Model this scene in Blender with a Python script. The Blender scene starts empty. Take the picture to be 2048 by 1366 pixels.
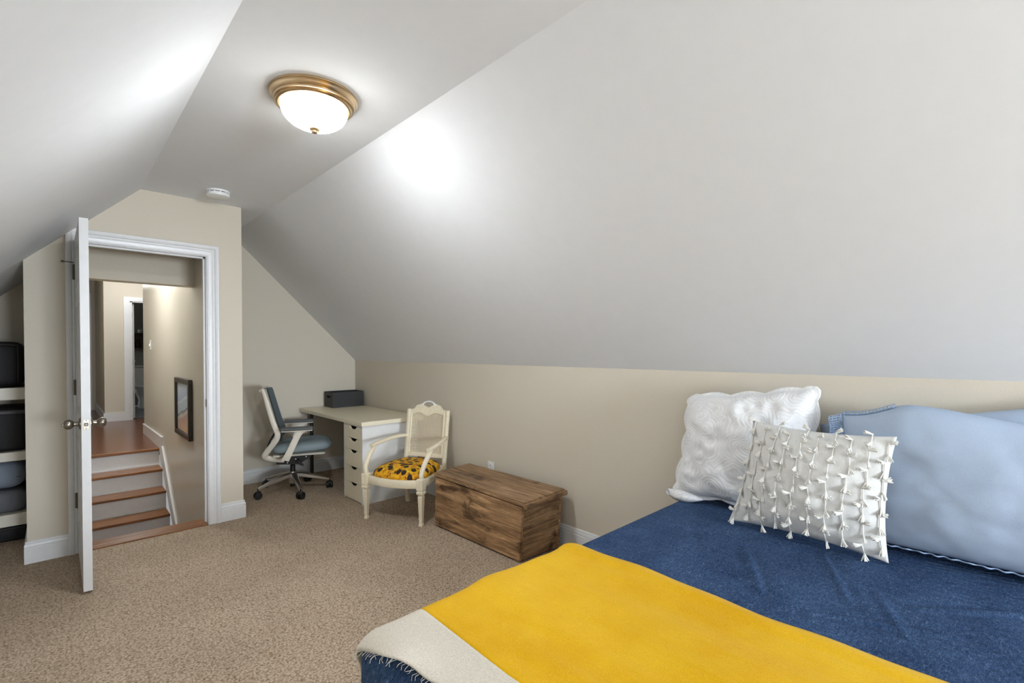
import bpy, bmesh, math, random
from mathutils import Vector, Matrix, noise
R = math.radians
random.seed(7)
scene = bpy.context.scene
C = scene.collection

# ---------------------------------------------------------------- camera
CAM_H, YAW, PITCH, FPX = 1.33, R(43.7), R(0.83), 960.0
cam_data = bpy.data.cameras.new('camera')
cam_data.sensor_fit = 'HORIZONTAL'; cam_data.sensor_width = 36.0
cam_data.lens = 36.0 * FPX / 2048.0
cam_data.shift_y = 32.0 / 2048.0
cam_data.clip_start = 0.02
cam = bpy.data.objects.new('camera', cam_data); C.objects.link(cam)
cam.location = (0, 0, CAM_H)
cam.rotation_euler = (R(90) - PITCH, 0, -YAW)
scene.camera = cam

# ---------------------------------------------------------------- world, lights, exposure
scene.view_settings.view_transform = 'Standard'
scene.view_settings.look = 'None'
scene.view_settings.gamma = 1.0
scene.view_settings.use_curve_mapping = False
scene.view_settings.exposure = 0.10
world = bpy.data.worlds.new('world'); scene.world = world
world.use_nodes = True
bg = world.node_tree.nodes['Background']
bg.inputs[0].default_value = (0.80, 0.90, 1.0, 1); bg.inputs[1].default_value = 1.0

def area_light(name, loc, rot, sx, sy, power, col):
    d = bpy.data.lights.new(name, 'AREA'); d.shape = 'RECTANGLE'; d.size = sx; d.size_y = sy
    d.energy = power; d.color = col
    o = bpy.data.objects.new(name, d); C.objects.link(o); o.location = loc; o.rotation_euler = rot
    return o
# added fill light for the room, set outside the made-up gable window
area_light('added_window_fill', (1.25, -4.36, 1.175), (R(90), 0, 0), 1.5, 1.1, 435, (0.79, 0.885, 1.0))
# the hall's ceiling light, over the upper landing
def point_light(name, loc, power, col, r):
    d = bpy.data.lights.new(name, 'POINT'); d.energy = power; d.color = col; d.shadow_soft_size = r
    o = bpy.data.objects.new(name, d); C.objects.link(o); o.location = loc
    return o
point_light('hall_ceiling_light', (0.25, 6.3, 2.5), 50, (0.90, 0.95, 1.0), 0.10)
point_light('hall_end_light', (0.9, 9.0, 2.35), 15, (0.96, 0.98, 1.0), 0.10)
LAMP_STRENGTH = 195.0

# ---------------------------------------------------------------- materials
def srgb(r, g, b):
    f = lambda c: (c/255/12.92) if c/255 <= 0.04045 else ((c/255+0.055)/1.055)**2.4
    return (f(r), f(g), f(b), 1)

class NT:
    def __init__(s, name):
        s.m = bpy.data.materials.new(name); s.m.use_nodes = True
        s.n = s.m.node_tree.nodes; s.l = s.m.node_tree.links
        s.b = s.n['Principled BSDF']
    def node(s, t, **kw):
        x = s.n.new(t)
        for k, v in kw.items():
            if k in x.inputs: x.inputs[k].default_value = v
            else: setattr(x, k, v)
        return x
    def link(s, a, b): s.l.new(a, b)
    def coord(s, scale=(1,1,1), rot=(0,0,0), kind='Object'):
        tc = s.node('ShaderNodeTexCoord'); mp = s.node('ShaderNodeMapping')
        mp.inputs['Scale'].default_value = scale; mp.inputs['Rotation'].default_value = rot
        s.link(tc.outputs[kind], mp.inputs[0]); return mp.outputs[0]
    def ramp(s, fac, stops, interp='LINEAR'):
        r = s.node('ShaderNodeValToRGB'); r.color_ramp.interpolation = interp
        e = r.color_ramp.elements
        while len(e) < len(stops): e.new(0.5)
        for i, (p, c) in enumerate(stops): e[i].position = p; e[i].color = c
        s.link(fac, r.inputs[0]); return r.outputs[0]
    def bump(s, h, strength, dist, prev=None):
        b = s.node('ShaderNodeBump'); b.inputs['Strength'].default_value = strength; b.inputs['Distance'].default_value = dist
        s.link(h, b.inputs['Height'])
        if prev is not None: s.link(prev, b.inputs['Normal'])
        return b.outputs[0]
    def math(s, op, a, b=None):
        m = s.node('ShaderNodeMath'); m.operation = op
        for i, v in enumerate((a, b)):
            if v is None: continue
            if isinstance(v, (int, float)): m.inputs[i].default_value = v
            else: s.link(v, m.inputs[i])
        return m.outputs[0]
    def mix(s, fac, a, b, blend='MIX'):
        m = s.node('ShaderNodeMix'); m.data_type = 'RGBA'; m.blend_type = blend
        for i, v in ((0, fac), (6, a), (7, b)):
            if isinstance(v, (int, float, tuple)): m.inputs[i].default_value = v
            else: s.link(v, m.inputs[i])
        return m.outputs[2]

def simple(name, col, rough=0.5, metal=0.0, nscale=0, nbump=0.0, ndist=0.001, var=0.0, spec=0.5):
    t = NT(name); b = t.b
    b.inputs['Base Color'].default_value = col; b.inputs['Roughness'].default_value = rough
    b.inputs['Metallic'].default_value = metal; b.inputs['Specular IOR Level'].default_value = spec
    n = t.node('ShaderNodeTexNoise', Scale=nscale or 30.0, Detail=3.0)
    t.link(t.coord(), n.inputs['Vector'])
    if nbump: t.link(t.bump(n.outputs[0], nbump, ndist), b.inputs['Normal'])
    k = var or 0.02
    dk = tuple(c*(1-k) for c in col[:3]) + (1,); lt = tuple(min(1, c*(1+k)) for c in col[:3]) + (1,)
    t.link(t.ramp(n.outputs[0], [(0.3, dk), (0.7, lt)]), b.inputs['Base Color'])
    return t.m

M = {}
M['wall'] = simple('beige_wall_paint', srgb(214, 205, 188), 0.6, nscale=160, nbump=0.12, ndist=0.0006, spec=0.25)
M['stair_wall'] = simple('satin_wall_paint', srgb(203, 196, 181), 0.30, nscale=120, nbump=0.10, ndist=0.0006)
M['ceil'] = simple('white_ceiling_paint', srgb(234, 236, 238), 0.95, nscale=14, nbump=0.10, ndist=0.003, var=0.008, spec=0.08)
M['trim'] = simple('white_trim_paint', srgb(228, 228, 228), 0.32)
M['door'] = simple('white_door_paint', srgb(210, 210, 209), 0.38)
M['nickel'] = simple('brushed_nickel', srgb(150, 142, 130), 0.28, 1.0, 60, var=0.08)
M['hinge'] = simple('dark_nickel_hinge', srgb(105, 100, 92), 0.35, 1.0)
M['brass'] = simple('satin_brass', srgb(208, 180, 142), 0.26, 1.0, 20, var=0.05)
M['chrome'] = simple('polished_aluminium', srgb(225, 222, 218), 0.30, 1.0)
M['black'] = simple('black_plastic', srgb(18, 18, 19), 0.45)
M['black_metal'] = simple('black_steel', srgb(16, 16, 17), 0.4)
M['chair_white'] = simple('white_nylon', srgb(222, 214, 198), 0.42)
M['arm_pad'] = simple('grey_arm_pad', srgb(88, 90, 90), 0.6)
M['desk'] = simple('white_laminate', srgb(238, 228, 202), 0.34)
M['desk_side'] = simple('white_foil', srgb(228, 228, 226), 0.4)
M['recess_shade'] = simple('painted_recess_shade', srgb(40, 38, 35), 0.8)  # dark colour stands in for shade inside the drawer unit
M['box'] = simple('charcoal_box', srgb(48, 48, 49), 0.6, nscale=90, nbump=0.1)
M['cream'] = simple('cream_painted_wood', srgb(234, 222, 194), 0.42, nscale=70, nbump=0.08, ndist=0.0006, var=0.05)
M['cane'] = simple('cream_cane', srgb(232, 218, 188), 0.55, nscale=300, nbump=0.2)
M['plastic_white'] = simple('white_plastic', srgb(240, 240, 238), 0.35)
M['slot'] = simple('dark_slot', srgb(35, 34, 33), 0.7)
M['frame'] = simple('dark_bronze_frame', srgb(44, 38, 28), 0.35)
M['porcelain'] = simple('porcelain', srgb(225, 225, 222), 0.2)
M['bath_tile'] = simple('grey_bath_floor', srgb(120, 122, 124), 0.4)
M['bath_wall'] = simple('grey_bath_wall', srgb(150, 148, 140), 0.6)
M['bath_wood'] = simple('dark_shelf_wood', srgb(70, 52, 30), 0.5)
M['bath_glass'] = simple('dark_jar', srgb(40, 36, 34), 0.25)
M['shelf'] = simple('white_shelf_paint', srgb(222, 216, 202), 0.45)
M['bag'] = simple('black_nylon', srgb(20, 20, 21), 0.7, nscale=180, nbump=0.35, ndist=0.002)
M['linen_grey'] = simple('grey_blue_linen', srgb(120, 130, 144), 0.8, nscale=25, nbump=0.3, ndist=0.01)
M['linen_dark'] = simple('dark_grey_linen', srgb(98, 100, 106), 0.85, nscale=25, nbump=0.4, ndist=0.012)
M['mattress'] = simple('mattress_cover', srgb(220, 218, 212), 0.8)
M['pink_art'] = None

def carpet():
    t = NT('beige_loop_carpet'); b = t.b
    v = t.coord((1, 1, 1))
    vo = t.node('ShaderNodeTexVoronoi', Scale=115.0); vo.inputs['Randomness'].default_value = 0.85
    n0 = t.node('ShaderNodeTexNoise', Scale=60.0, Detail=2.0); t.link(v, n0.inputs['Vector'])
    t.link(v, vo.inputs['Vector'])
    n1 = t.node('ShaderNodeTexNoise', Scale=95.0, Detail=4.0, Roughness=0.7); t.link(v, n1.inputs['Vector'])
    n2 = t.node('ShaderNodeTexNoise', Scale=1.6, Detail=3.0); t.link(v, n2.inputs['Vector'])
    c1 = t.ramp(n1.outputs[0], [(0.34, srgb(122, 105, 87)), (0.44, srgb(194, 175, 153)), (0.60, srgb(218, 200, 177))])
    c2 = t.ramp(vo.outputs['Distance'], [(0.30, srgb(255, 255, 255)), (0.85, srgb(196, 188, 180))])
    c3 = t.ramp(n2.outputs[0], [(0.3, srgb(232, 230, 228)), (0.7, srgb(255, 255, 255))])
    c = t.mix(1.0, t.mix(1.0, c1, c2, 'MULTIPLY'), c3, 'MULTIPLY')
    t.link(c, b.inputs['Base Color']); b.inputs['Roughness'].default_value = 0.95
    b.inputs['Specular IOR Level'].default_value = 0.1
    h = t.math('SUBTRACT', n1.outputs[0], vo.outputs['Distance'])
    t.link(t.bump(h, 0.6, 0.006), b.inputs['Normal'])
    return t.m
M['carpet'] = carpet()

def wood(name, c_dark, c_mid, c_light, scale=(1.5, 26, 26), rough=0.35, bump=0.15, dist=0.002, stain=0.0, plank=None):
    t = NT(name); b = t.b
    v = t.coord(scale)
    n = t.node('ShaderNodeTexNoise', Scale=1.6, Detail=7.0, Roughness=0.65, Distortion=0.4); t.link(v, n.inputs['Vector'])
    c = t.ramp(n.outputs[0], [(0.30, c_dark), (0.5, c_mid), (0.70, c_light)])
    if plank:
        br = t.node('ShaderNodeTexBrick'); t.link(t.coord((1, 1, 1), plank[2]), br.inputs['Vector'])
        br.inputs['Scale'].default_value = 1.0; br.inputs['Brick Width'].default_value = plank[0]; br.inputs['Row Height'].default_value = plank[1]
        br.inputs['Mortar Size'].default_value = 0.0012; br.inputs['Color1'].default_value = (0.62, 0.62, 0.62, 1); br.inputs['Color2'].default_value = (1, 1, 1, 1)
        br.inputs['Mortar'].default_value = (0.25, 0.2, 0.18, 1)
        c = t.mix(1.0, c, br.outputs[0], 'MULTIPLY')
    if stain:
        n2 = t.node('ShaderNodeTexNoise', Scale=2.6, Detail=5.0, Roughness=0.7, Distortion=1.0)
        t.link(t.coord((1.6, 4.5, 4.5), kind='Object'), n2.inputs['Vector'])
        s = t.ramp(n2.outputs[0], [(0.30, (0.16, 0.13, 0.11, 1)), (0.42, (0.8, 0.78, 0.76, 1)), (0.6, (1, 1, 1, 1)), (0.74, (1.45, 1.42, 1.40, 1))])
        c = t.mix(stain, c, s, 'MULTIPLY')
    t.link(c, b.inputs['Base Color']); b.inputs['Roughness'].default_value = rough
    t.link(t.bump(n.outputs[0], bump, dist), b.inputs['Normal'])
    return t.m
M['hardwood'] = wood('reddish_hardwood', srgb(84, 46, 26), srgb(124, 74, 46), srgb(156, 100, 64), (1.2, 30, 30), 0.22, 0.05, plank=(1.1, 0.062, (0, 0, 0)))
M['tread'] = wood('oak_tread', srgb(84, 48, 22), srgb(130, 82, 42), srgb(168, 114, 62), (1.2, 30, 30), 0.28, 0.05)
M['chest'] = wood('weathered_pine', srgb(58, 38, 24), srgb(104, 74, 50), srgb(146, 110, 78), (20, 1.6, 20), 0.55, 0.5, 0.003)
def chest_mat(name, grain, light):
    t = NT(name); b = t.b
    n = t.node('ShaderNodeTexNoise', Scale=2.0, Detail=8.0, Roughness=0.7, Distortion=0.7); t.link(t.coord(grain), n.inputs['Vector'])
    fine = t.node('ShaderNodeTexNoise', Scale=5.0, Detail=6.0, Roughness=0.75); t.link(t.coord(tuple(g*(4.5 if g > 5 else 1.6) for g in grain)), fine.inputs['Vector'])
    k = light
    c = t.ramp(n.outputs[0], [(0.30, srgb(56*k, 42*k, 30*k)), (0.47, srgb(104*k, 81*k, 58*k)), (0.68, srgb(146*k, 120*k, 90*k))])
    f = t.ramp(fine.outputs[0], [(0.35, (0.45, 0.42, 0.4, 1)), (0.55, (1, 1, 1, 1))])
    c = t.mix(0.75, c, f, 'MULTIPLY')
    st = t.node('ShaderNodeTexNoise', Scale=3.0, Detail=4.0, Roughness=0.6, Distortion=0.8); t.link(t.coord((2.2, 1.1, 2.2)), st.inputs['Vector'])
    s = t.ramp(st.outputs[0], [(0.33, (0.20, 0.16, 0.14, 1)), (0.43, (0.85, 0.84, 0.82, 1)), (0.60, (1, 1, 1, 1)), (0.75, (1.35, 1.36, 1.38, 1))])
    c = t.mix(0.9, c, s, 'MULTIPLY')
    vo = t.node('ShaderNodeTexVoronoi', Scale=2.6); t.link(t.coord((1, 0.8, 1.6)), vo.inputs['Vector'])
    kn = t.ramp(vo.outputs['Distance'], [(0.02, (0.2, 0.15, 0.12, 1)), (0.085, (1, 1, 1, 1))])
    c = t.mix(0.8, c, kn, 'MULTIPLY')
    t.link(c, b.inputs['Base Color']); b.inputs['Roughness'].default_value = 0.5; b.inputs['Specular IOR Level'].default_value = 0.35
    t.link(t.bump(fine.outputs[0], 0.5, 0.004), b.inputs['Normal'])
    return t.m
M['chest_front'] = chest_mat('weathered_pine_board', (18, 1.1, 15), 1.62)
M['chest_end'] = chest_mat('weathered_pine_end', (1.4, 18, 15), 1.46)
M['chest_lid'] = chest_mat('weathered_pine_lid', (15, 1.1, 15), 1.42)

def fabric(name, c1, c2, weave=420, bump=0.25, big=None, rough=0.9, sheen=0.0, streak=None, dist=0.0015, smooth=0.5):
    t = NT(name); b = t.b
    n = t.node('ShaderNodeTexNoise', Scale=float(weave), Detail=3.0, Roughness=0.7)
    t.link(t.coord(streak or (1, 1, 1)), n.inputs['Vector'])
    c = t.ramp(n.outputs[0], [(0.35, c1), (0.65, c2)])
    t.link(c, b.inputs['Base Color']); b.inputs['Roughness'].default_value = rough
    b.inputs['Specular IOR Level'].default_value = 0.15
    if sheen:
        b.inputs['Sheen Weight'].default_value = sheen; b.inputs['Sheen Roughness'].default_value = smooth
    nrm = t.bump(n.outputs[0], bump, dist)
    if big:
        n2 = t.node('ShaderNodeTexNoise', Scale=big[0], Detail=4.0, Distortion=big[2]); t.link(t.coord((1, 1, 1)), n2.inputs['Vector'])
        nrm = t.bump(n2.outputs[0], big[1], 0.02, nrm)
    t.link(nrm, b.inputs['Normal'])
    return t.m
M['seat_blue'] = fabric('blue_grey_upholstery', srgb(120, 132, 136), srgb(142, 154, 158), 500, 0.2)
M['mesh_blue'] = fabric('blue_grey_mesh', srgb(128, 142, 150), srgb(154, 168, 176), 700, 0.35)
M['blue_pillow'] = fabric('pale_blue_cotton', srgb(164, 180, 200), srgb(180, 194, 213), 520, 0.2, (5.0, 0.12, 0.5))
M['blue_lace'] = fabric('blue_lace_trim', srgb(140, 164, 196), srgb(170, 192, 220), 300, 0.3)
M['tassel_cloth'] = fabric('off_white_crinkled_cotton', srgb(212, 211, 207), srgb(228, 227, 223), 300, 0.25, (14.0, 0.10, 1.5))
M['tassel'] = fabric('off_white_yarn', srgb(218, 215, 206), srgb(238, 236, 230), 500, 0.3)
M['blanket_white'] = fabric('cream_wool', srgb(196, 187, 170), srgb(218, 210, 194), 260, 0.35, (7, 0.15, 0.3), sheen=0.15)

def yellow():
    t = NT('mustard_yellow_wool'); b = t.b
    n = t.node('ShaderNodeTexNoise', Scale=330.0, Detail=3.0, Roughness=0.75); t.link(t.coord(), n.inputs['Vector'])
    n2 = t.node('ShaderNodeTexNoise', Scale=3.2, Detail=5.0, Roughness=0.6); t.link(t.coord((1, 1, 1)), n2.inputs['Vector'])
    c1 = t.ramp(n.outputs[0], [(0.32, srgb(190, 140, 0)), (0.62, srgb(234, 182, 8))])
    c2 = t.ramp(n2.outputs[0], [(0.35, srgb(214, 160, 0)), (0.68, srgb(238, 194, 44))])
    t.link(t.mix(0.5, c1, c2), b.inputs['Base Color']); b.inputs['Roughness'].default_value = 0.95
    b.inputs['Specular IOR Level'].default_value = 0.1; b.inputs['Sheen Weight'].default_value = 0.08
    w = t.node('ShaderNodeTexNoise', Scale=3.0, Detail=3.0, Distortion=0.3); t.link(t.coord((7, 1.2, 1)), w.inputs['Vector'])
    t.link(t.bump(w.outputs[0], 0.22, 0.03, t.bump(n.outputs[0], 0.4, 0.003)), b.inputs['Normal'])
    return t.m
M['yellow'] = yellow()

def navy():
    t = NT('navy_quilted_cotton'); b = t.b
    n = t.node('ShaderNodeTexNoise', Scale=75.0, Detail=5.0, Roughness=0.75, Distortion=1.5); t.link(t.coord((1.0, 2.6, 1)), n.inputs['Vector'])
    m = t.node('ShaderNodeTexNoise', Scale=6.0, Detail=4.0, Roughness=0.6); t.link(t.coord(), m.inputs['Vector'])
    c1 = t.ramp(n.outputs[0], [(0.36, srgb(36, 56, 86)), (0.52, srgb(58, 82, 116)), (0.70, srgb(116, 136, 162))])
    c2 = t.ramp(m.outputs[0], [(0.3, srgb(200, 204, 214)), (0.7, srgb(255, 255, 255))])
    t.link(t.mix(1.0, c1, c2, 'MULTIPLY'), b.inputs['Base Color'])
    b.inputs['Roughness'].default_value = 0.9; b.inputs['Specular IOR Level'].default_value = 0.12
    w = t.node('ShaderNodeTexWave', Scale=9.0, Distortion=9.0, Detail=2.0); w.inputs['Detail Scale'].default_value = 1.3
    t.link(t.coord(), w.inputs['Vector'])
    nb = t.bump(n.outputs[0], 0.3, 0.002)
    t.link(t.bump(w.outputs[0], 0.35, 0.006, nb), b.inputs['Normal'])
    return t.m
M['navy'] = navy()

def quilt_white():
    t = NT('white_stitched_matelasse'); b = t.b
    b.inputs['Roughness'].default_value = 0.85; b.inputs['Specular IOR Level'].default_value = 0.15
    nz = t.node('ShaderNodeTexNoise', Scale=5.0, Detail=3.0); t.link(t.coord(), nz.inputs['Vector'])
    wob = t.mix(0.09, t.coord(), nz.outputs['Color'])
    vo = t.node('ShaderNodeTexVoronoi', Scale=9.0); t.link(wob, vo.inputs['Vector'])
    rings = t.math('SINE', t.math('MULTIPLY', vo.outputs['Distance'], 58.0))
    n = t.node('ShaderNodeTexNoise', Scale=7.0, Detail=4.0); t.link(t.coord(), n.inputs['Vector'])
    c = t.ramp(rings, [(0.0, srgb(228, 228, 228)), (0.8, srgb(236, 236, 236))]); t.link(c, b.inputs['Base Color'])
    t.link(t.bump(rings, 0.16, 0.003, t.bump(n.outputs[0], 0.12, 0.02)), b.inputs['Normal'])
    return t.m
M['quilt_white'] = quilt_white()

def sunflower():
    t = NT('sunflower_print_cotton'); b = t.b
    v = t.coord((1, 1, 1))
    vo = t.node('ShaderNodeTexVoronoi', voronoi_dimensions='2D', Scale=15.0); vo.inputs['Randomness'].default_value = 0.8; t.link(v, vo.inputs['Vector'])
    n = t.node('ShaderNodeTexNoise', Scale=34.0, Detail=4.0, Roughness=0.7); t.link(v, n.inputs['Vector'])
    n2 = t.node('ShaderNodeTexNoise', Scale=18.0, Detail=3.0); t.link(v, n2.inputs['Vector'])
    petals = t.ramp(n.outputs[0], [(0.38, srgb(30, 20, 14)), (0.42, srgb(196, 138, 6)), (0.52, srgb(226, 176, 10)), (0.66, srgb(238, 208, 40))])
    hue = t.ramp(n2.outputs[0], [(0.4, srgb(255, 225, 190)), (0.6, srgb(255, 255, 255))])
    petals = t.mix(1.0, petals, hue, 'MULTIPLY')
    mask = t.ramp(vo.outputs['Distance'], [(0.29, (0, 0, 0, 1)), (0.33, (1, 1, 1, 1))])
    c = t.mix(mask, srgb(44, 24, 18), petals)
    t.link(c, b.inputs['Base Color']); b.inputs['Roughness'].default_value = 0.8
    return t.m
M['sunflower'] = sunflower()

def bowl_mat():
    t = NT('alabaster_glass_lit'); b = t.b
    b.inputs['Base Color'].default_value = srgb(250, 240, 220); b.inputs['Roughness'].default_value = 0.25
    n = t.node('ShaderNodeTexNoise', Scale=9.0, Detail=3.0, Distortion=1.0); t.link(t.coord(), n.inputs['Vector'])
    g = t.node('ShaderNodeTexCoord'); s = t.node('ShaderNodeSeparateXYZ'); t.link(g.outputs['Object'], s.inputs[0])
    # emission weighted to the bottom to steer light downwards, weak and cream by the rim
    rim = t.math('MULTIPLY', t.math('ADD', s.outputs[2], 0.155), 8.5)
    f = t.math('ADD', rim, t.math('MULTIPLY', t.math('SUBTRACT', n.outputs[0], 0.5), 0.8))
    c = t.ramp(f, [(0.3, (0.93, 0.965, 1.0, 1)), (0.75, (0.97, 0.95, 0.90, 1)), (1.0, (1.0, 0.86, 0.60, 1))])
    t.link(c, b.inputs['Emission Color'])
    glow = t.ramp(f, [(0.18, (1, 1, 1, 1)), (0.38, (0.24, 0.24, 0.24, 1)), (0.60, (0.18, 0.18, 0.18, 1)), (0.76, (0.0058, 0.0058, 0.0058, 1))])
    t.link(t.math('MULTIPLY', glow, LAMP_STRENGTH), b.inputs['Emission Strength'])
    return t.m
M['bowl'] = bowl_mat()

def print_mat():
    t = NT('framed_landscape_print'); b = t.b
    g = t.node('ShaderNodeTexCoord'); s = t.node('ShaderNodeSeparateXYZ'); t.link(g.outputs['Object'], s.inputs[0])
    n = t.node('ShaderNodeTexNoise', Scale=9.0, Detail=4.0); t.link(g.outputs['Object'], n.inputs['Vector'])
    f = t.math('ADD', t.math('ADD', t.math('MULTIPLY', s.outputs[2], 2.1), t.math('MULTIPLY', s.outputs[1], 0.45)), t.math('MULTIPLY', n.outputs[0], 0.10))
    f = t.math('ADD', f, 0.45)
    c = t.ramp(f, [(0.05, srgb(226, 190, 164)), (0.30, srgb(208, 178, 166)), (0.37, srgb(226, 220, 212)), (0.43, srgb(136, 140, 146)), (0.46, srgb(202, 216, 226)),
                   (0.62, srgb(206, 218, 232)), (0.66, srgb(236, 242, 248)), (0.70, srgb(196, 210, 236)), (0.95, srgb(226, 236, 250))])
    t.link(c, b.inputs['Base Color']); b.inputs['Roughness'].default_value = 0.12
    return t.m
M['print'] = print_mat()

def pane_mat():
    t = NT('added_window_glass'); nt = t
    tr = t.node('ShaderNodeBsdfTransparent'); gl = t.node('ShaderNodeBsdfGlossy'); gl.inputs['Roughness'].default_value = 0.02
    n = t.node('ShaderNodeTexNoise', Scale=3.0); t.link(t.coord(), n.inputs['Vector'])
    mx = t.node('ShaderNodeMixShader'); mx.inputs[0].default_value = 0.06
    t.link(tr.outputs[0], mx.inputs[1]); t.link(gl.outputs[0], mx.inputs[2])
    t.link(mx.outputs[0], t.n['Material Output'].inputs[0])
    return t.m
M['pane'] = pane_mat()

# ---------------------------------------------------------------- mesh helpers
def V(*a): return Vector(a)
def obj(name, bm, m, parent=None, smooth=False, loc=None):
    bmesh.ops.recalc_face_normals(bm, faces=bm.faces)
    me = bpy.data.meshes.new(name); bm.to_mesh(me); bm.free()
    me.materials.append(M[m] if isinstance(m, str) else m)
    if smooth:
        for p in me.polygons: p.use_smooth = True
    o = bpy.data.objects.new(name, me); C.objects.link(o)
    if parent: o.parent = parent
    if loc: o.location = loc
    return o
def sharp(o, ang=40):
    me = o.data
    me.set_sharp_from_angle(angle=R(ang)); return o
def tag(o, label=None, cat=None, group=None, kind=None):
    if label: o['label'] = label
    if cat: o['category'] = cat
    if group: o['group'] = group
    if kind: o['kind'] = kind
    return o
def empty(name, loc, rz=0, label=None, cat=None):
    o = bpy.data.objects.new(name, None); C.objects.link(o); o.empty_display_size = 0.1
    o.location = loc; o.rotation_euler = (0, 0, rz)
    return tag(o, label, cat)
def struct(o): o['kind'] = 'structure'; return o
def quad(bm, a, b, c, d):
    vs = [bm.verts.new(p) for p in (a, b, c, d)]; return bm.faces.new(vs)
def box(bm, x0, x1, y0, y1, z0, z1):
    p = [bm.verts.new((x, y, z)) for z in (z0, z1) for y in (y0, y1) for x in (x0, x1)]
    for f in ((0,1,3,2),(4,6,7,5),(0,4,5,1),(2,3,7,6),(0,2,6,4),(1,5,7,3)): bm.faces.new([p[i] for i in f])
    return p
def NB(): return bmesh.new()
def bx(*a):
    bm = NB(); box(bm, *a); return bm
def rbox(x0, x1, y0, y1, z0, z1, r, seg=3):
    bm = bx(x0, x1, y0, y1, z0, z1)
    bmesh.ops.bevel(bm, geom=bm.edges[:], offset=r, segments=seg, profile=0.5, affect='EDGES', clamp_overlap=True)
    return bm
def hexa(bm, pts):
    """8 corner solid: bottom four then top four, same order"""
    p = [bm.verts.new(q) for q in pts]
    for f in ((3,2,1,0),(4,5,6,7),(0,1,5,4),(1,2,6,5),(2,3,7,6),(3,0,4,7)): bm.faces.new([p[i] for i in f])
def prism(bm, poly, vec):
    a = [bm.verts.new(p) for p in poly]; b = [bm.verts.new(Vector(p) + Vector(vec)) for p in poly]
    bm.faces.new(a); bm.faces.new(b[::-1]); n = len(a)
    for i in range(n): bm.faces.new((a[i], a[(i+1) % n], b[(i+1) % n], b[i]))
def lathe(bm, prof, axis='z', origin=(0,0,0), n=32, cap=True):
    rings = []
    for r, h in prof:
        ring = []
        for i in range(n):
            a = 2*math.pi*i/n; c, s = math.cos(a)*r, math.sin(a)*r
            p = {'z': (c, s, h), 'x': (h, c, s), 'y': (c, h, s)}[axis]
            ring.append(bm.verts.new(Vector(p) + Vector(origin)))
        rings.append(ring)
    for k in range(len(rings)-1):
        for i in range(n): bm.faces.new((rings[k][i], rings[k][(i+1) % n], rings[k+1][(i+1) % n], rings[k+1][i]))
    if cap:
        bm.faces.new(rings[0]); bm.faces.new(rings[-1][::-1])
def frames(pts):
    pts = [Vector(p) for p in pts]; out = []; prev = None
    for i, p in enumerate(pts):
        t = (pts[min(i+1, len(pts)-1)] - pts[max(i-1, 0)]).normalized()
        if prev is None:
            u = t.orthogonal().normalized()
        else:
            u = (prev - t*prev.dot(t)).normalized()
        prev = u; out.append((p, t, u, t.cross(u)))
    return out
def tube(bm, pts, rad, n=8, cap=True):
    rings = []
    fr = frames(pts)
    for i, (p, t, u, w) in enumerate(fr):
        r = rad[i] if isinstance(rad, (list, tuple)) else rad
        rings.append([bm.verts.new(p + u*math.cos(2*math.pi*k/n)*r + w*math.sin(2*math.pi*k/n)*r) for k in range(n)])
    for k in range(len(rings)-1):
        for i in range(n): bm.faces.new((rings[k][i], rings[k][(i+1) % n], rings[k+1][(i+1) % n], rings[k+1][i]))
    if cap: bm.faces.new(rings[0]); bm.faces.new(rings[-1][::-1])
def sweep(bm, pts, side, ws, ts):
    """rectangular section swept along pts; side = constant sideways direction, ws widths along it, ts thickness across"""
    pts = [Vector(p) for p in pts]; rings = []; side = Vector(side).normalized()
    for i, p in enumerate(pts):
        t = (pts[min(i+1, len(pts)-1)] - pts[max(i-1, 0)]).normalized()
        s = (side - t*side.dot(t)).normalized(); w = t.cross(s)
        a = (ws[i] if isinstance(ws, (list, tuple)) else ws)/2; b = (ts[i] if isinstance(ts, (list, tuple)) else ts)/2
        k = 0.6
        sec = [(a, b*k), (a*k, b), (-a*k, b), (-a, b*k), (-a, -b*k), (-a*k, -b), (a*k, -b), (a, -b*k)]
        rings.append([bm.verts.new(p + s*x + w*y) for x, y in sec])
    n = 8
    for k in range(len(rings)-1):
        for i in range(n): bm.faces.new((rings[k][i], rings[k][(i+1) % n], rings[k+1][(i+1) % n], rings[k+1][i]))
    bm.faces.new(rings[0]); bm.faces.new(rings[-1][::-1])
def smoothpath(pts, n=6):
    """Catmull-Rom"""
    P = [Vector(p) for p in pts]; out = []
    for i in range(len(P)-1):
        p0 = P[max(i-1, 0)]; p1 = P[i]; p2 = P[i+1]; p3 = P[min(i+2, len(P)-1)]
        for k in range(n):
            t = k/n
            out.append(0.5*((2*p1) + (p2-p0)*t + (2*p0-5*p1+4*p2-p3)*t*t + (-p0+3*p1-3*p2+p3)*t**3))
    out.append(P[-1]); return out
def grid(bm, f, nu, nv):
    vs = [[bm.verts.new(f(i/nu, j/nv)) for j in range(nv+1)] for i in range(nu+1)]
    for i in range(nu):
        for j in range(nv): bm.faces.new((vs[i][j], vs[i+1][j], vs[i+1][j+1], vs[i][j+1]))
    return vs

# ---------------------------------------------------------------- room shell
XL, XR = 0.453, 1.258            # flat ceiling edges
ZC, ZK = 2.46, 1.218             # ceiling height, knee wall height
XK = 2.526                       # right knee wall
XKL = XL - (XK - XR)             # left knee wall
YD, YB, YE = 4.243, 5.275, -4.2  # door wall, alcove back wall, unseen gable end, set back to even out the fill
XA, XB = -0.130, 1.087           # stair enclosure sides
TH = 0.10

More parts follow.
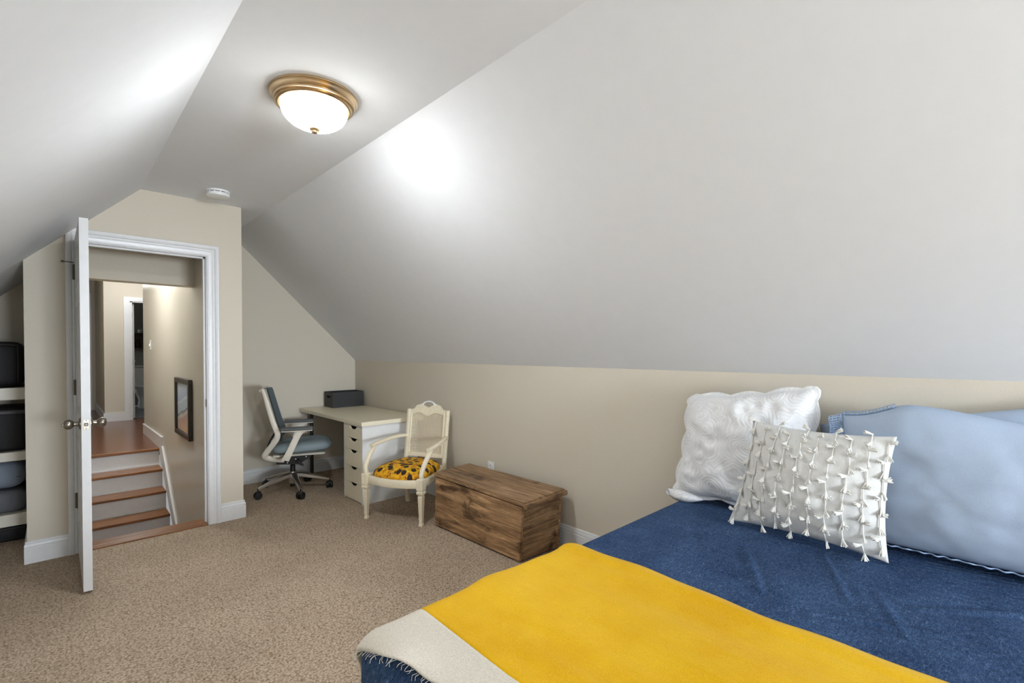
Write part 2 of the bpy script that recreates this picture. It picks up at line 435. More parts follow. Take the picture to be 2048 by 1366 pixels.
def slab(name, poly, vec, m): bm = NB(); prism(bm, poly, vec); return struct(obj(name, bm, m))
slab('floor', [(XKL-TH, YE-TH, 0), (XK+TH, YE-TH, 0), (XK+TH, YD, 0), (XKL-TH, YD, 0)], (0, 0, -0.15), 'carpet')
slab('floor', [(XB, YD, 0), (XK+TH, YD, 0), (XK+TH, YB+TH, 0), (XB, YB+TH, 0)], (0, 0, -0.15), 'carpet')
slab('floor', [(XKL-TH, YD, 0), (XA, YD, 0), (XA, YB+TH, 0), (XKL-TH, YB+TH, 0)], (0, 0, -0.15), 'carpet')
slab('ceiling', [(XL, YE, ZC), (XR, YE, ZC), (XR, YB, ZC), (XL, YB, ZC)], (0, 0, TH), 'ceil')
nrm = V(ZC-ZK, 0, XK-XR).normalized()*TH
slab('ceiling_right', [(XR, YE, ZC), (XK, YE, ZK), (XK, YB, ZK), (XR, YB, ZC)], nrm, 'ceil')
nrm2 = V(-(ZC-ZK), 0, XK-XR).normalized()*TH
slab('ceiling_left', [(XL, YE, ZC), (XKL, YE, ZK), (XKL, YB, ZK), (XL, YB, ZC)], nrm2, 'ceil')
slab('wall_right', [(XK, YE, 0), (XK, YB, 0), (XK, YB, ZK), (XK, YE, ZK)], (TH, 0, 0), 'wall')
slab('wall_left', [(XKL, YE, 0), (XKL, YB, 0), (XKL, YB, ZK), (XKL, YE, ZK)], (-TH, 0, 0), 'wall')
def roof_z(x):
    if x < XL: return ZC - (XL-x)*(ZC-ZK)/(XK-XR)
    if x > XR: return ZC - (x-XR)*(ZC-ZK)/(XK-XR)
    return ZC
slab('wall_back', [(XB, YB, 0), (XK, YB, 0), (XK, YB, ZK), (XR, YB, ZC), (XB, YB, ZC)], (0, TH, 0), 'wall')
slab('wall_back_left', [(XKL, YB, 0), (XA, YB, 0), (XA, YB, roof_z(XA)), (XKL, YB, ZK)], (0, TH, 0), 'wall')
# door wall, built round the opening
OX0, OX1, OZ = 0.128, 0.862, 2.058      # rough opening
DT = 0.115
bm = NB()
prism(bm, [(XA, YD, 0), (OX0, YD, 0), (OX0, YD, roof_z(OX0)), (XA, YD, roof_z(XA))], (0, DT, 0))
prism(bm, [(OX0, YD, OZ), (OX1, YD, OZ), (OX1, YD, ZC), (XL, YD, ZC), (OX0, YD, roof_z(OX0))], (0, DT, 0))
prism(bm, [(OX1, YD, 0), (XB, YD, 0), (XB, YD, ZC), (OX1, YD, ZC)], (0, DT, 0))
struct(obj('wall_front', bm, 'wall'))
slab('wall_enclosure_right', [(XB, YD+DT, 0), (XB, YB, 0), (XB, YB, ZC), (XB, YD+DT, ZC)], (-0.06, 0, 0), 'wall')
slab('wall_enclosure_left', [(XA, YD+DT, 0), (XA, YB, 0), (XA, YB, roof_z(XA)), (XA, YD+DT, roof_z(XA))], (0.06, 0, 0), 'wall')
# unseen gable end, with an added window to let the fill light in
WX0, WX1, WZ0, WZ1 = 0.60, 1.90, 0.65, 1.70
bm = NB()
prism(bm, [(XKL, YE, 0), (XK, YE, 0), (XK, YE, WZ0), (XKL, YE, WZ0)], (0, -TH, 0))
prism(bm, [(XKL, YE, WZ0), (WX0, YE, WZ0), (WX0, YE, ZC), (XL, YE, ZC), (XKL, YE, ZK)], (0, -TH, 0))
prism(bm, [(WX1, YE, WZ0), (XK, YE, WZ0), (XK, YE, ZK), (WX1, YE, roof_z(WX1))], (0, -TH, 0))
prism(bm, [(WX0, YE, WZ1), (WX1, YE, WZ1), (WX1, YE, roof_z(WX1)), (XR, YE, ZC), (WX0, YE, ZC)], (0, -TH, 0))
struct(obj('wall_gable', bm, 'wall'))
bm = NB()
for a in ((WX0, WX0+0.06, WZ0, WZ1), (WX1-0.06, WX1, WZ0, WZ1), (WX0, WX1, WZ0, WZ0+0.06), (WX0, WX1, WZ1-0.06, WZ1), (1.22, 1.28, WZ0, WZ1)):
    box(bm, a[0], a[1], YE-0.07, YE-0.02, a[2], a[3])
wn = struct(obj('added_window_1', bm, 'trim'))
obj('pane', bx(WX0, WX1, YE-0.05, YE-0.046, WZ0, WZ1), 'pane', wn)  # glass of the added window, passes the fill light

# baseboards
BPROF = [(0, 0), (0.014, 0), (0.014, 0.098), (0.011, 0.101), (0.011, 0.104), (0.0145, 0.108), (0.012, 0.120), (0.0075, 0.124), (0.0075, 0.127), (0.0095, 0.130), (0.006, 0.137), (0, 0.139)]
nb = [0]
def baseboard(path, side):
    """path: list of (x,y); side +1: the room lies left of the walking direction"""
    bm = NB(); P = [Vector((x, y, 0)) for x, y in path]; rings = []
    for i, p in enumerate(P):
        ds = []
        if i > 0: ds.append((p-P[i-1]).normalized())
        if i < len(P)-1: ds.append((P[i+1]-p).normalized())
        ns = [V(-d.y, d.x, 0)*side for d in ds]
        m = ns[0] if len(ns) == 1 else (ns[0]+ns[1])/(1+ns[0].dot(ns[1]))
        rings.append([bm.verts.new(p + m*a + V(0, 0, h)) for a, h in BPROF])
    n = len(BPROF)
    for k in range(len(rings)-1):
        for i in range(n): bm.faces.new((rings[k][i], rings[k][(i+1) % n], rings[k+1][(i+1) % n], rings[k+1][i]))
    bm.faces.new(rings[0]); bm.faces.new(rings[-1][::-1])
    nb[0] += 1
    return struct(obj('baseboard_%s' % ('right', 'enclosure_left', 'gable')[nb[0]-1], bm, 'trim'))
baseboard([(0.926, YD), (XB, YD), (XB, YB), (XK, YB), (XK, YE)], -1)
baseboard([(0.062, YD), (XA, YD), (XA, YB), (XKL, YB), (XKL, YE)], 1)
baseboard([(XKL, YE), (XK, YE)], 1)

# door frame: jambs, stop and moulded casing
JX0, JX1, JZ = 0.146, 0.843, 2.042
bm = NB()
box(bm, OX0, JX0, YD-0.002, YD+DT+0.002, 0.0, OZ); box(bm, JX1, OX1, YD-0.002, YD+DT+0.002, 0.0, OZ); box(bm, JX0, JX1, YD-0.002, YD+DT+0.002, JZ, OZ)
tr = struct(obj('trim_1', bm, 'trim'))
bm = NB()
box(bm, JX0, JX0+0.011, YD+0.042, YD+0.078, 0.0, JZ); box(bm, JX1-0.011, JX1, YD+0.042, YD+0.078, 0.0, JZ); box(bm, JX0, JX1, YD+0.042, YD+0.078, JZ-0.011, JZ)
obj('door_stop', bm, 'trim', tr)
CPROF = [(0, 0), (0, 0.010), (0.004, 0.013), (0.010, 0.013), (0.013, 0.010), (0.030, 0.012), (0.040, 0.016), (0.046, 0.016), (0.050, 0.013), (0.054, 0.020), (0.066, 0.024), (0.076, 0.024), (0.080, 0.019), (0.080, 0)]
bm = NB(); rings = []
for k in range(4):
    ring = []
    for a, b in CPROF:
        x = (JX0-0.005-a) if k < 2 else (JX1+0.004+a)
        z = (JZ+0.004+a) if k in (1, 2) else 0.0
        ring.append(bm.verts.new((x, YD-b, z)))
    rings.append(ring)
n = len(CPROF)
for k in range(3):
    for i in range(n): bm.faces.new((rings[k][i], rings[k][(i+1) % n], rings[k+1][(i+1) % n], rings[k+1][i]))
bm.faces.new(rings[0]); bm.faces.new(rings[-1][::-1])
obj('casing', bm, 'trim', tr)
obj('strike_plate', rbox(JX1-0.0035, JX1+0.001, YD+0.004, YD+0.034, 0.90, 0.957, 0.001, 1), 'hinge', tr)

# threshold boards
th = empty('threshold', (0, 0, 0)); struct(th)
obj('plank', rbox(OX0+0.02, OX1-0.02, YD-0.016, YD+0.030, -0.01, 0.011, 0.004, 2), 'tread', th)
obj('plank', rbox(OX0+0.02, OX1-0.02, YD+0.0315, YD+0.145, -0.01, 0.012, 0.005, 2), 'tread', th)

# ---------------------------------------------------------------- stairwell and hall beyond the door
HX = 0.88; HF = 0.216
slab('wall_stair_right', [(HX, YD+DT, -1.0), (HX, 8.12, -1.0), (HX, 8.12, 2.75), (HX, YD+DT, 2.75)], (0.12, 0, 0), 'stair_wall')
slab('wall_stair_left', [(-0.06, YD+DT, -1.0), (-0.06, 12.0, -1.0), (-0.06, 12.0, 2.75), (-0.06, YD+DT, 2.75)], (-0.012, 0, 0), 'wall')
slab('wall_stair_header', [(-0.06, 4.84, 1.878), (HX, 4.84, 1.878), (HX, 4.84, 2.75), (-0.06, 4.84, 2.75)], (0, 0.14, 0), 'wall')
slab('ceiling_stair', [(-0.06, YD+DT, 2.46), (HX, YD+DT, 2.46), (HX, 4.84, 2.46), (-0.06, 4.84, 2.46)], (0, 0, 0.1), 'ceil')
slab('ceiling_hall', [(-0.16, 4.98, 2.68), (2.4, 4.98, 2.68), (2.4, 12.1, 2.68), (-0.16, 12.1, 2.68)], (0, 0, 0.1), 'ceil')
slab('floor_stair_landing', [(-0.06, YD+0.147, -0.56), (HX, YD+0.147, -0.56), (HX, 6.2, -0.56), (-0.06, 6.2, -0.56)], (0, 0, -0.1), 'hardwood')
slab('wall_stair_near', [(-0.06, YD+0.03, -0.66), (HX, YD+0.03, -0.66), (HX, YD+0.03, -0.012), (-0.06, YD+0.03, -0.012)], (0, 0.09, 0), 'trim')
slab('floor_hall', [(-0.06, 6.76, HF), (HX, 6.76, HF), (HX, 8.12, HF), (2.4, 8.12, HF), (2.4, 10.05, HF), (0.572, 10.05, HF), (0.572, 12.0, HF), (-0.06, 12.0, HF)], (0, 0, -0.08), 'hardwood')
# far wall with the bathroom doorway
FY = 9.80; BX0, BX1, BZ = 0.892, 1.60, 2.125
bm = NB()
prism(bm, [(0.572, FY, HF), (BX0, FY, HF), (BX0, FY, 2.68), (0.572, FY, 2.68)], (0, 0.12, 0))
prism(bm, [(BX0, FY, BZ), (2.4, FY, BZ), (2.4, FY, 2.68), (BX0, FY, 2.68)], (0, 0.12, 0))
prism(bm, [(BX1, FY, HF), (2.4, FY, HF), (2.4, FY, BZ), (BX1, FY, BZ)], (0, 0.12, 0))
struct(obj('wall_hall_far', bm, 'wall'))
slab('wall_hall_corner', [(0.572, FY+0.12, HF), (0.572, 12.0, HF), (0.572, 12.0, 2.68), (0.572, FY+0.12, 2.68)], (0.10, 0, 0), 'wall')
slab('wall_hall_end', [(-0.06, 11.9, HF), (0.572, 11.9, HF), (0.572, 11.9, 2.68), (-0.06, 11.9, 2.68)], (0, 0.1, 0), 'wall')
slab('wall_hall_right', [(2.4, 8.0, HF), (2.4, 10.0, HF), (2.4, 10.0, 2.68), (2.4, 8.0, 2.68)], (0.1, 0, 0), 'wall')
slab('wall_hall_return', [(HX+0.12, 8.0, HF), (2.4, 8.0, HF), (2.4, 8.0, 2.68), (HX+0.12, 8.0, 2.68)], (0, 0.12, 0), 'wall')
bm = NB()
for a in ((0.816, BX0, HF, 2.185), (BX1, BX1+0.07, HF, 2.185), (BX0, BX1, BZ-0.005, 2.185)):
    box(bm, a[0], a[1], FY-0.02, FY, a[2], a[3])
box(bm, BX0-0.002, BX0+0.03, FY, FY+0.12, HF, BZ); box(bm, BX0, BX1, FY, FY+0.12, BZ-0.02, BZ+0.001)
t2 = struct(obj('trim_2', bm, 'trim'))
for z in (0.56, 1.10, 1.86): obj('hinge', bx(BX0+0.028, BX0+0.034, FY+0.02, FY+0.10, z, z+0.09), 'hinge', t2)
bm = NB(); box(bm, 0.30, 0.515, 11.87, 11.9, HF, 2.40)
struct(obj('trim_3', bm, 'trim'))
bm = NB(); box(bm, 0.58, 0.816, FY-0.016, FY, HF, HF+0.135); box(bm, 0.572-0.016, 0.572, FY, 11.87, HF, HF+0.135); box(bm, 0.556, 0.58, FY-0.016, FY, HF, HF+0.135)
struct(obj('baseboard_hall', bm, 'trim'))
# landing baseboard and sloping stair skirt along the right wall
bm = NB()
prism(bm, [(HX, 8.12, HF), (HX, 6.80, HF), (HX, 6.575, 0.245), (HX, 6.568, 0.363), (HX, 8.12, 0.346)], (-0.014, 0, 0))
prism(bm, [(HX, 8.12, HF+0.115), (HX, 6.57, HF+0.13), (HX, 6.566, HF+0.147), (HX, 8.12, HF+0.13)], (-0.019, 0, 0))
prism(bm, [(HX, 6.80, 0.216), (HX, 6.575, 0.262), (HX, 5.55, -0.58), (HX, 5.70, -0.62)], (-0.016, 0, 0))
struct(obj('trim_4', bm, 'trim'))
# steps up to the hall
st = empty('staircase', (0.4, 6.2, -0.56), 0, 'white risers with brown wooden treads climbing beyond the open door', 'stairs')
def at_root(o, root):
    o.parent = root; o.matrix_parent_inverse = root.matrix_basis.inverted(); return o
def part(name, bm, m, root, smooth=False, sh=None):
    o = obj(name, bm, m, None, smooth); at_root(o, root)
    if sh: sharp(o, sh)
    return o
ny, nz = 6.744, HF
run, rise = 0.230, 0.192
for k in range(4):
    y0, z0 = ny - run*k, nz - rise*k
    part('tread', rbox(-0.058, HX-0.018, y0-0.022, y0 + (run+0.02 if k else 0.03), z0-0.028, z0+(0.001 if k == 0 else 0.0), 0.006, 2), 'tread', st)
    part('riser', bx(-0.058, HX-0.018, y0+0.004, y0+0.022, z0-rise+0.001, z0-0.028), 'trim', st)
    part('cove_moulding', bx(-0.058, HX-0.018, y0-0.010, y0+0.004, z0-rise+0.001, z0-rise+0.016), 'trim', st)
# framed picture on the stair wall
pf = empty('framed_picture', (HX, 5.31, 0.80), 0, 'dark framed landscape print hanging on the stair wall', 'picture')
FY0, FY1, FZ0, FZ1, FW, FD = 4.978, 5.655, 0.532, 1.072, 0.045, 0.032
for a in ((FY0, FY1, FZ0, FZ0+FW), (FY0, FY1, FZ1-FW, FZ1), (FY0, FY0+FW, FZ0+FW, FZ1-FW), (FY1-FW, FY1, FZ0+FW, FZ1-FW)):
    part('frame_rail', rbox(HX-FD, HX-0.001, a[0], a[1], a[2], a[3], 0.004, 1), 'frame', pf)
o = obj('print', bx(-0.002, 0.0, -0.30, 0.30, -0.235, 0.235), 'print'); o.location = (HX-0.010, (FY0+FY1)/2, (FZ0+FZ1)/2); at_root(o, pf)
# light switch on the stair wall
sw = empty('light_switch', (HX, 7.46, 1.40), 0, 'white light switch plate on the stair wall beyond the door', 'switch')
part('plate', rbox(HX-0.006, HX, 7.42, 7.50, 1.34, 1.46, 0.003, 1), 'plastic_white', sw)
part('toggle', rbox(HX-0.016, HX-0.004, 7.453, 7.467, 1.385, 1.415, 0.002, 1), 'plastic_white', sw)
# bathroom seen through the far doorway
slab('floor_bathroom', [(0.7, FY+0.12, HF-0.002), (2.2, FY+0.12, HF-0.002), (2.2, 12.2, HF-0.002), (0.7, 12.2, HF-0.002)], (0, 0, -0.05), 'bath_tile')
slab('wall_bathroom_back', [(0.7, 12.2, HF), (2.2, 12.2, HF), (2.2, 12.2, 2.68), (0.7, 12.2, 2.68)], (0, 0.1, 0), 'bath_wall')
slab('wall_bathroom_right', [(2.2, FY+0.12, HF), (2.2, 12.2, HF), (2.2, 12.2, 2.68), (2.2, FY+0.12, 2.68)], (0.1, 0, 0), 'bath_wall')
bd = empty('bathroom_door', (BX0+0.035, FY+0.13, HF), 0, 'white bathroom door swung open into the dark bathroom', 'door')
part('leaf', rbox(BX0+0.032, BX0+0.066, FY+0.125, FY+0.80, HF+0.012, BZ-0.03, 0.003, 1), 'door', bd)
bm = NB(); lathe(bm, [(0.022, 0), (0.022, 0.006), (0.009, 0.01), (0.009, 0.04), (0.024, 0.052), (0.026, 0.064), (0.018, 0.074)], 'x', (BX0+0.066, FY+0.74, 1.14), 16)
part('knob', bm, 'chrome', bd, True, 50)
tl = empty('toilet', (1.30, 11.75, HF), 0, 'white toilet standing in the dark bathroom at the far end', 'toilet')
part('tank', rbox(1.06, 1.50, 11.98, 12.19, HF+0.40, HF+0.78, 0.03, 3), 'porcelain', tl, True, 60)
part('tank_lid', rbox(1.05, 1.51, 11.96, 12.195, HF+0.782, HF+0.815, 0.012, 2), 'porcelain', tl, True, 60)
bm = NB()
lathe(bm, [(0.11, HF), (0.115, HF+0.05), (0.10, HF+0.16), (0.14, HF+0.28), (0.19, HF+0.37), (0.20, HF+0.40)], 'z', (0, 0, 0), 24)
for v in bm.verts: v.co.y = v.co.y*1.25 + 11.72; v.co.x += 1.28
part('bowl', bm, 'porcelain', tl, True, 50)
bm = NB(); lathe(bm, [(0.19, HF+0.402), (0.205, HF+0.41), (0.20, HF+0.44), (0.02, HF+0.45)], 'z', (0, 0, 0), 24)
for v in bm.verts: v.co.y = v.co.y*1.2 + 11.73; v.co.x += 1.28
part('seat_lid', bm, 'porcelain', tl, True, 50)
bs = empty('bathroom_shelf', (1.3, 12.19, 1.33), 0, 'small dark wooden shelf on the bathroom wall above the toilet', 'shelf')
part('board', rbox(1.03, 1.55, 12.02, 12.198, 1.36, 1.385, 0.003, 1), 'bath_wood', bs)
part('back_rail', rbox(1.03, 1.55, 12.18, 12.198, 1.385, 1.66, 0.003, 1), 'bath_wood', bs)
part('top_board', rbox(1.03, 1.55, 12.05, 12.198, 1.66, 1.68, 0.003, 1), 'bath_wood', bs)
for x, lab in ((1.10, 'left dark jar on the lower board of the bathroom shelf'), (1.22, 'right dark jar on the lower board of the bathroom shelf')):
    bm = NB(); lathe(bm, [(0.045, 0), (0.05, 0.02), (0.05, 0.10), (0.03, 0.13), (0.03, 0.15), (0.034, 0.152), (0.034, 0.175)], 'z', (0, 0, 0), 16)
    tag(sharp(obj('jar', bm, 'bath_glass', None, True, (x, 12.10, 1.3855)), 50), lab, 'jar', 'jars in the bathroom')
bm = NB(); lathe(bm, [(0.034, 0), (0.036, 0.01), (0.036, 0.06), (0.028, 0.07)], 'z', (0, 0, 0), 16)
tag(sharp(obj('candle_cup', bm, 'porcelain', None, True, (1.26, 12.12, 1.6805)), 50), 'small pale cup on top of the bathroom shelf', 'cup')

# ---------------------------------------------------------------- the open bedroom door
dr = empty('door_1', (0.1255, 4.222, 0.0)); struct(dr)
dr['label'] = 'white panelled door standing open, seen edge on with round knobs'
DX0, DX1, DY0, DY1, DZ0, DZ1 = 0.106, 0.1445, 3.482, 4.222, 0.016, 2.047
bm = NB(); box(bm, DX0+0.006, DX1-0.006, DY0+0.1, DY1-0.1, DZ0+0.1, DZ1-0.1)
part('panel_core', bm, 'door', dr)
cols = [(DY0, DY0+0.11), ((DY0+DY1)/2-0.05, (DY0+DY1)/2+0.05), (DY1-0.11, DY1)]
bm = NB(); prev = bm
for a, b in (cols[0], cols[2]):
    part('stile', bx(DX0, DX1, a, b, DZ0, DZ1), 'door', dr)
part('mullion', bx(DX0, DX1, cols[1][0], cols[1][1], DZ0+0.2, DZ1-0.11), 'door', dr)
for z0, z1 in ((DZ0, DZ0+0.22), (0.80, 0.97), (1.60, 1.72), (DZ1-0.12, DZ1)):
    bm = NB(); box(bm, DX0, DX1, DY0+0.11, cols[1][0], z0, z1); box(bm, DX0, DX1, cols[1][1], DY1-0.11, z0, z1)
    if z0 == DZ0 or z1 == DZ1: box(bm, DX0, DX1, cols[1][0], cols[1][1], z0, z1)
    part('rail', bm, 'door', dr)
KZ, KY = 0.928, DY0+0.060
for s, x0 in ((-1, DX0), (1, DX1)):
    bm = NB()
    prof = [(0.0325, 0.0), (0.0325, 0.004), (0.028, 0.008), (0.014, 0.011), (0.0115, 0.020), (0.012, 0.028), (0.020, 0.034), (0.0265, 0.044), (0.0275, 0.054), (0.024, 0.063), (0.015, 0.069), (0.005, 0.0705)]
    lathe(bm, [(r, h*s) for r, h in prof], 'x', (x0, KY, KZ), 28)
    kn = part('knob', bm, 'nickel', dr, True, 45)
    if s < 0:
        bm = NB(); lathe(bm, [(0.006, -0.069), (0.006, -0.075), (0.002, -0.078)], 'x', (x0, KY, KZ), 12)
        part('lock_button', bm, 'nickel', dr, True, 45)
lp = part('latch_plate', rbox(DX0+0.0065, DX1-0.0065, DY0-0.0015, DY0+0.002, KZ-0.029, KZ+0.029, 0.001, 1), 'nickel', dr)
part('latch_bolt', rbox(0.1255-0.008, 0.1255+0.008, DY0-0.009, DY0, KZ-0.009, KZ+0.009, 0.003, 2), 'hinge', dr)
for dz in (-0.022, 0.022):
    bm = NB(); lathe(bm, [(0.004, -0.003), (0.004, 0.0)], 'y', (0.1255, DY0, KZ+dz), 10); part('screw', bm, 'hinge', dr)
for hz in (0.30, 1.04, 1.79):
    bm = NB(); lathe(bm, [(0.0055, hz), (0.0075, hz+0.001), (0.0075, hz+0.098), (0.0055, hz+0.10)], 'z', (DX0-0.005, DY1+0.004, 0), 12)
    box(bm, DX0-0.002, DX0, DY1-0.034, DY1, hz, hz+0.098)
    part('hinge', bm, 'hinge', dr)
bm = NB(); tube(bm, [(DX0-0.005, DY1-0.01, 1.900), (DX0-0.03, DY1-0.02, 1.900), (DX0-0.055, DY1-0.02, 1.900)], 0.003, 8)
lathe(bm, [(0.006, -0.066), (0.007, -0.055), (0.005, -0.05)], 'x', (DX0, DY1-0.02, 1.900), 10)
part('hinge_stop', bm, 'hinge', dr)

# ---------------------------------------------------------------- ceiling lamp and smoke detector
LX, LY = 0.852, 2.165
lm = empty('ceiling_lamp', (LX, LY, ZC), 0, 'lit flush ceiling lamp with brass ring and alabaster glass bowl', 'lamp')
bm = NB(); lathe(bm, [(0.150, 0.0), (0.182, -0.001), (0.185, -0.005), (0.184, -0.010), (0.180, -0.012), (0.176, -0.020), (0.169, -0.030), (0.166, -0.032), (0.168, -0.036), (0.166, -0.041), (0.161, -0.042), (0.158, -0.043), (0.159, -0.047), (0.155, -0.052), (0.148, -0.053), (0.144, -0.049), (0.1435, -0.02)], 'z', (0, 0, 0), 64, True)
obj('ring', bm, 'brass', lm, True); sharp(lm.children[-1], 50)
bm = NB(); prof = [(0.1425, -0.040)]
for k in range(0, 15):
    a = R(90)*k/14; prof.append((0.1425*math.cos(a)**0.82 if k < 14 else 0.004, -0.048 - 0.092*math.sin(a)))
lathe(bm, prof, 'z', (0, 0, 0), 48, True)
obj('glass_bowl', bm, 'bowl', lm, True)
bm = NB(); lathe(bm, [(0.006, -0.136), (0.022, -0.139), (0.024, -0.144), (0.019, -0.150), (0.012, -0.154), (0.014, -0.159), (0.006, -0.163)], 'z', (0, 0, 0), 24)
obj('finial', bm, 'brass', lm, True)
sd = empty('smoke_detector', (0.857, 3.915, ZC), 0, 'round white smoke detector on the ceiling above the door', 'smoke detector')
bm = NB(); lathe(bm, [(0.072, 0.0), (0.074, -0.006), (0.072, -0.013)], 'z', (0, 0, 0), 40); sharp(obj('base', bm, 'plastic_white', sd, True), 50)
bm = NB(); lathe(bm, [(0.066, -0.013), (0.066, -0.018)], 'z', (0, 0, 0), 40); sharp(obj('vent_gap', bm, 'slot', sd, True), 50)
for k in range(12):
    a0 = 2*math.pi*k/12; bm = NB()
    p = [(0.071*math.cos(a0+t), 0.071*math.sin(a0+t), -0.0128) for t in (-0.05, 0.05)] + [(0.066*math.cos(a0+t), 0.066*math.sin(a0+t), -0.0128) for t in (0.05, -0.05)]
    prism(bm, p, (0, 0, -0.0056)); obj('vent_rib', bm, 'plastic_white', sd)
bm = NB(); lathe(bm, [(0.072, -0.018), (0.073, -0.024), (0.069, -0.038), (0.056, -0.043), (0.004, -0.044)], 'z', (0, 0, 0), 40); sharp(obj('cover', bm, 'plastic_white', sd, True), 50)

# ---------------------------------------------------------------- wall outlet behind the chest
ol = empty('wall_outlet', (XK, 2.885, 0.385), 0, 'white electrical outlet plate on the wall behind the wooden chest', 'outlet')
part('plate', rbox(XK-0.006, XK-0.0002, 2.850, 2.920, 0.328, 0.443, 0.003, 2), 'plastic_white', ol)
for z in (0.360, 0.412):
    s = part('socket', rbox(XK-0.0085, XK-0.005, 2.868, 2.902, z-0.014, z+0.014, 0.001, 1), 'plastic_white', ol)
    for y in (2.878, 2.892): part('slot', bx(XK-0.0092, XK-0.008, y-0.0012, y+0.0012, z-0.005, z+0.006), 'slot', ol)

# ---------------------------------------------------------------- desk with drawer unit
DKZ = 0.716
dk = empty('desk', (2.2, 4.55, 0), 0, 'white laminate desk top spanning the alcove corner, on a black steel leg', 'desk')
DKX0, DKX1, DKY0, DKY1 = 1.893, XK-0.016, 3.835, YB-0.016
part('desktop', rbox(DKX0, DKX1, DKY0, DKY1, DKZ-0.036, DKZ, 0.002, 1), 'desk', dk)
def desk_leg(x, y):
    bm = NB(); lathe(bm, [(0.02, 0.0), (0.024, 0.006), (0.0175, 0.014), (0.0175, DKZ-0.04), (0.05, DKZ-0.038), (0.05, DKZ-0.0363)], 'z', (x, y, 0), 20)
    part('leg', bm, 'black_metal', dk, True, 40)
desk_leg(1.985, 5.17); desk_leg(2.45, 5.17)
dw = empty('drawer_unit', (2.2, 4.03, 0), 0, 'tall white five-drawer unit standing under the near end of the desk', 'drawer unit')
UX0, UX1, UY0, UY1, UZ = 1.908, 2.46, 3.855, 4.215, DKZ-0.0365
part('side_panel', bx(UX0, UX1, UY0, UY0+0.016, 0.0, UZ), 'desk_side', dw)
part('side_panel', bx(UX0, UX1, UY1-0.016, UY1, 0.0, UZ), 'desk_side', dw)
part('top_panel', bx(UX0, UX1, UY0+0.016, UY1-0.016, UZ-0.014, UZ), 'desk_side', dw)
part('back_panel', bx(UX1-0.012, UX1-0.002, UY0+0.016, UY1-0.016, 0.0, UZ-0.014), 'desk_side', dw)
part('plinth', bx(UX0+0.012, UX0+0.028, UY0+0.016, UY1-0.016, 0.0, 0.03), 'desk_side', dw)
zs = [UZ-0.016, UZ-0.124, UZ-0.228, UZ-0.376, UZ-0.518, 0.012]
for i in range(5):
    z1, z0 = zs[i]-0.0015, zs[i+1]+0.0015
    ya, yb = UY0+0.0175, UY1-0.0175; yc = (ya+yb)/2
    poly = [(UX0, ya, z0), (UX0, yb, z0), (UX0, yb, z1), (UX0, yc+0.080, z1), (UX0, yc+0.066, z1-0.008), (UX0, yc+0.045, z1-0.024), (UX0, yc+0.030, z1-0.029), (UX0, yc-0.030, z1-0.029), (UX0, yc-0.045, z1-0.024), (UX0, yc-0.066, z1-0.008), (UX0, yc-0.080, z1), (UX0, ya, z1)]
    bm = NB(); prism(bm, poly, (0.017, 0, 0))
    f = part('drawer_front', bm, 'desk', dw)
    part('drawer_box', bx(UX0+0.055, UX1-0.03, ya+0.01, yb-0.01, z0+0.006, z1-0.012), 'recess_shade', dw)
# black storage box on the desk
sb = empty('storage_box', (2.33, 5.13, DKZ), 0, 'long charcoal storage box with cut-out handle on the desk', 'box')
SX0, SX1, SY0, SY1, SH = 2.150, 2.500, 5.015, 5.235, 0.165
e = 0.004
part('bottom', bx(SX0+e, SX1-e, SY0+e, SY1-e, DKZ+0.0005, DKZ+0.005), 'box', sb)
part('side_wall', bx(SX0, SX1, SY0, SY0+e, DKZ+0.0005, DKZ+SH), 'box', sb)
part('side_wall', bx(SX0, SX1, SY1-e, SY1, DKZ+0.0005, DKZ+SH), 'box', sb)
bm = NB(); ym = (SY0+SY1)/2; h0, h1 = DKZ+SH-0.062, DKZ+SH-0.040
box(bm, SX0, SX0+e, SY0+e, SY1-e, DKZ+0.0005, h0); box(bm, SX0, SX0+e, SY0+e, SY1-e, h1, DKZ+SH)
box(bm, SX0, SX0+e, SY0+e, ym-0.045, h0, h1); box(bm, SX0, SX0+e, ym+0.045, SY1-e, h0, h1)
part('handle_wall', bm, 'box', sb)
part('end_wall', bx(SX1-e, SX1, SY0+e, SY1-e, DKZ+0.0005, DKZ+SH), 'box', sb)

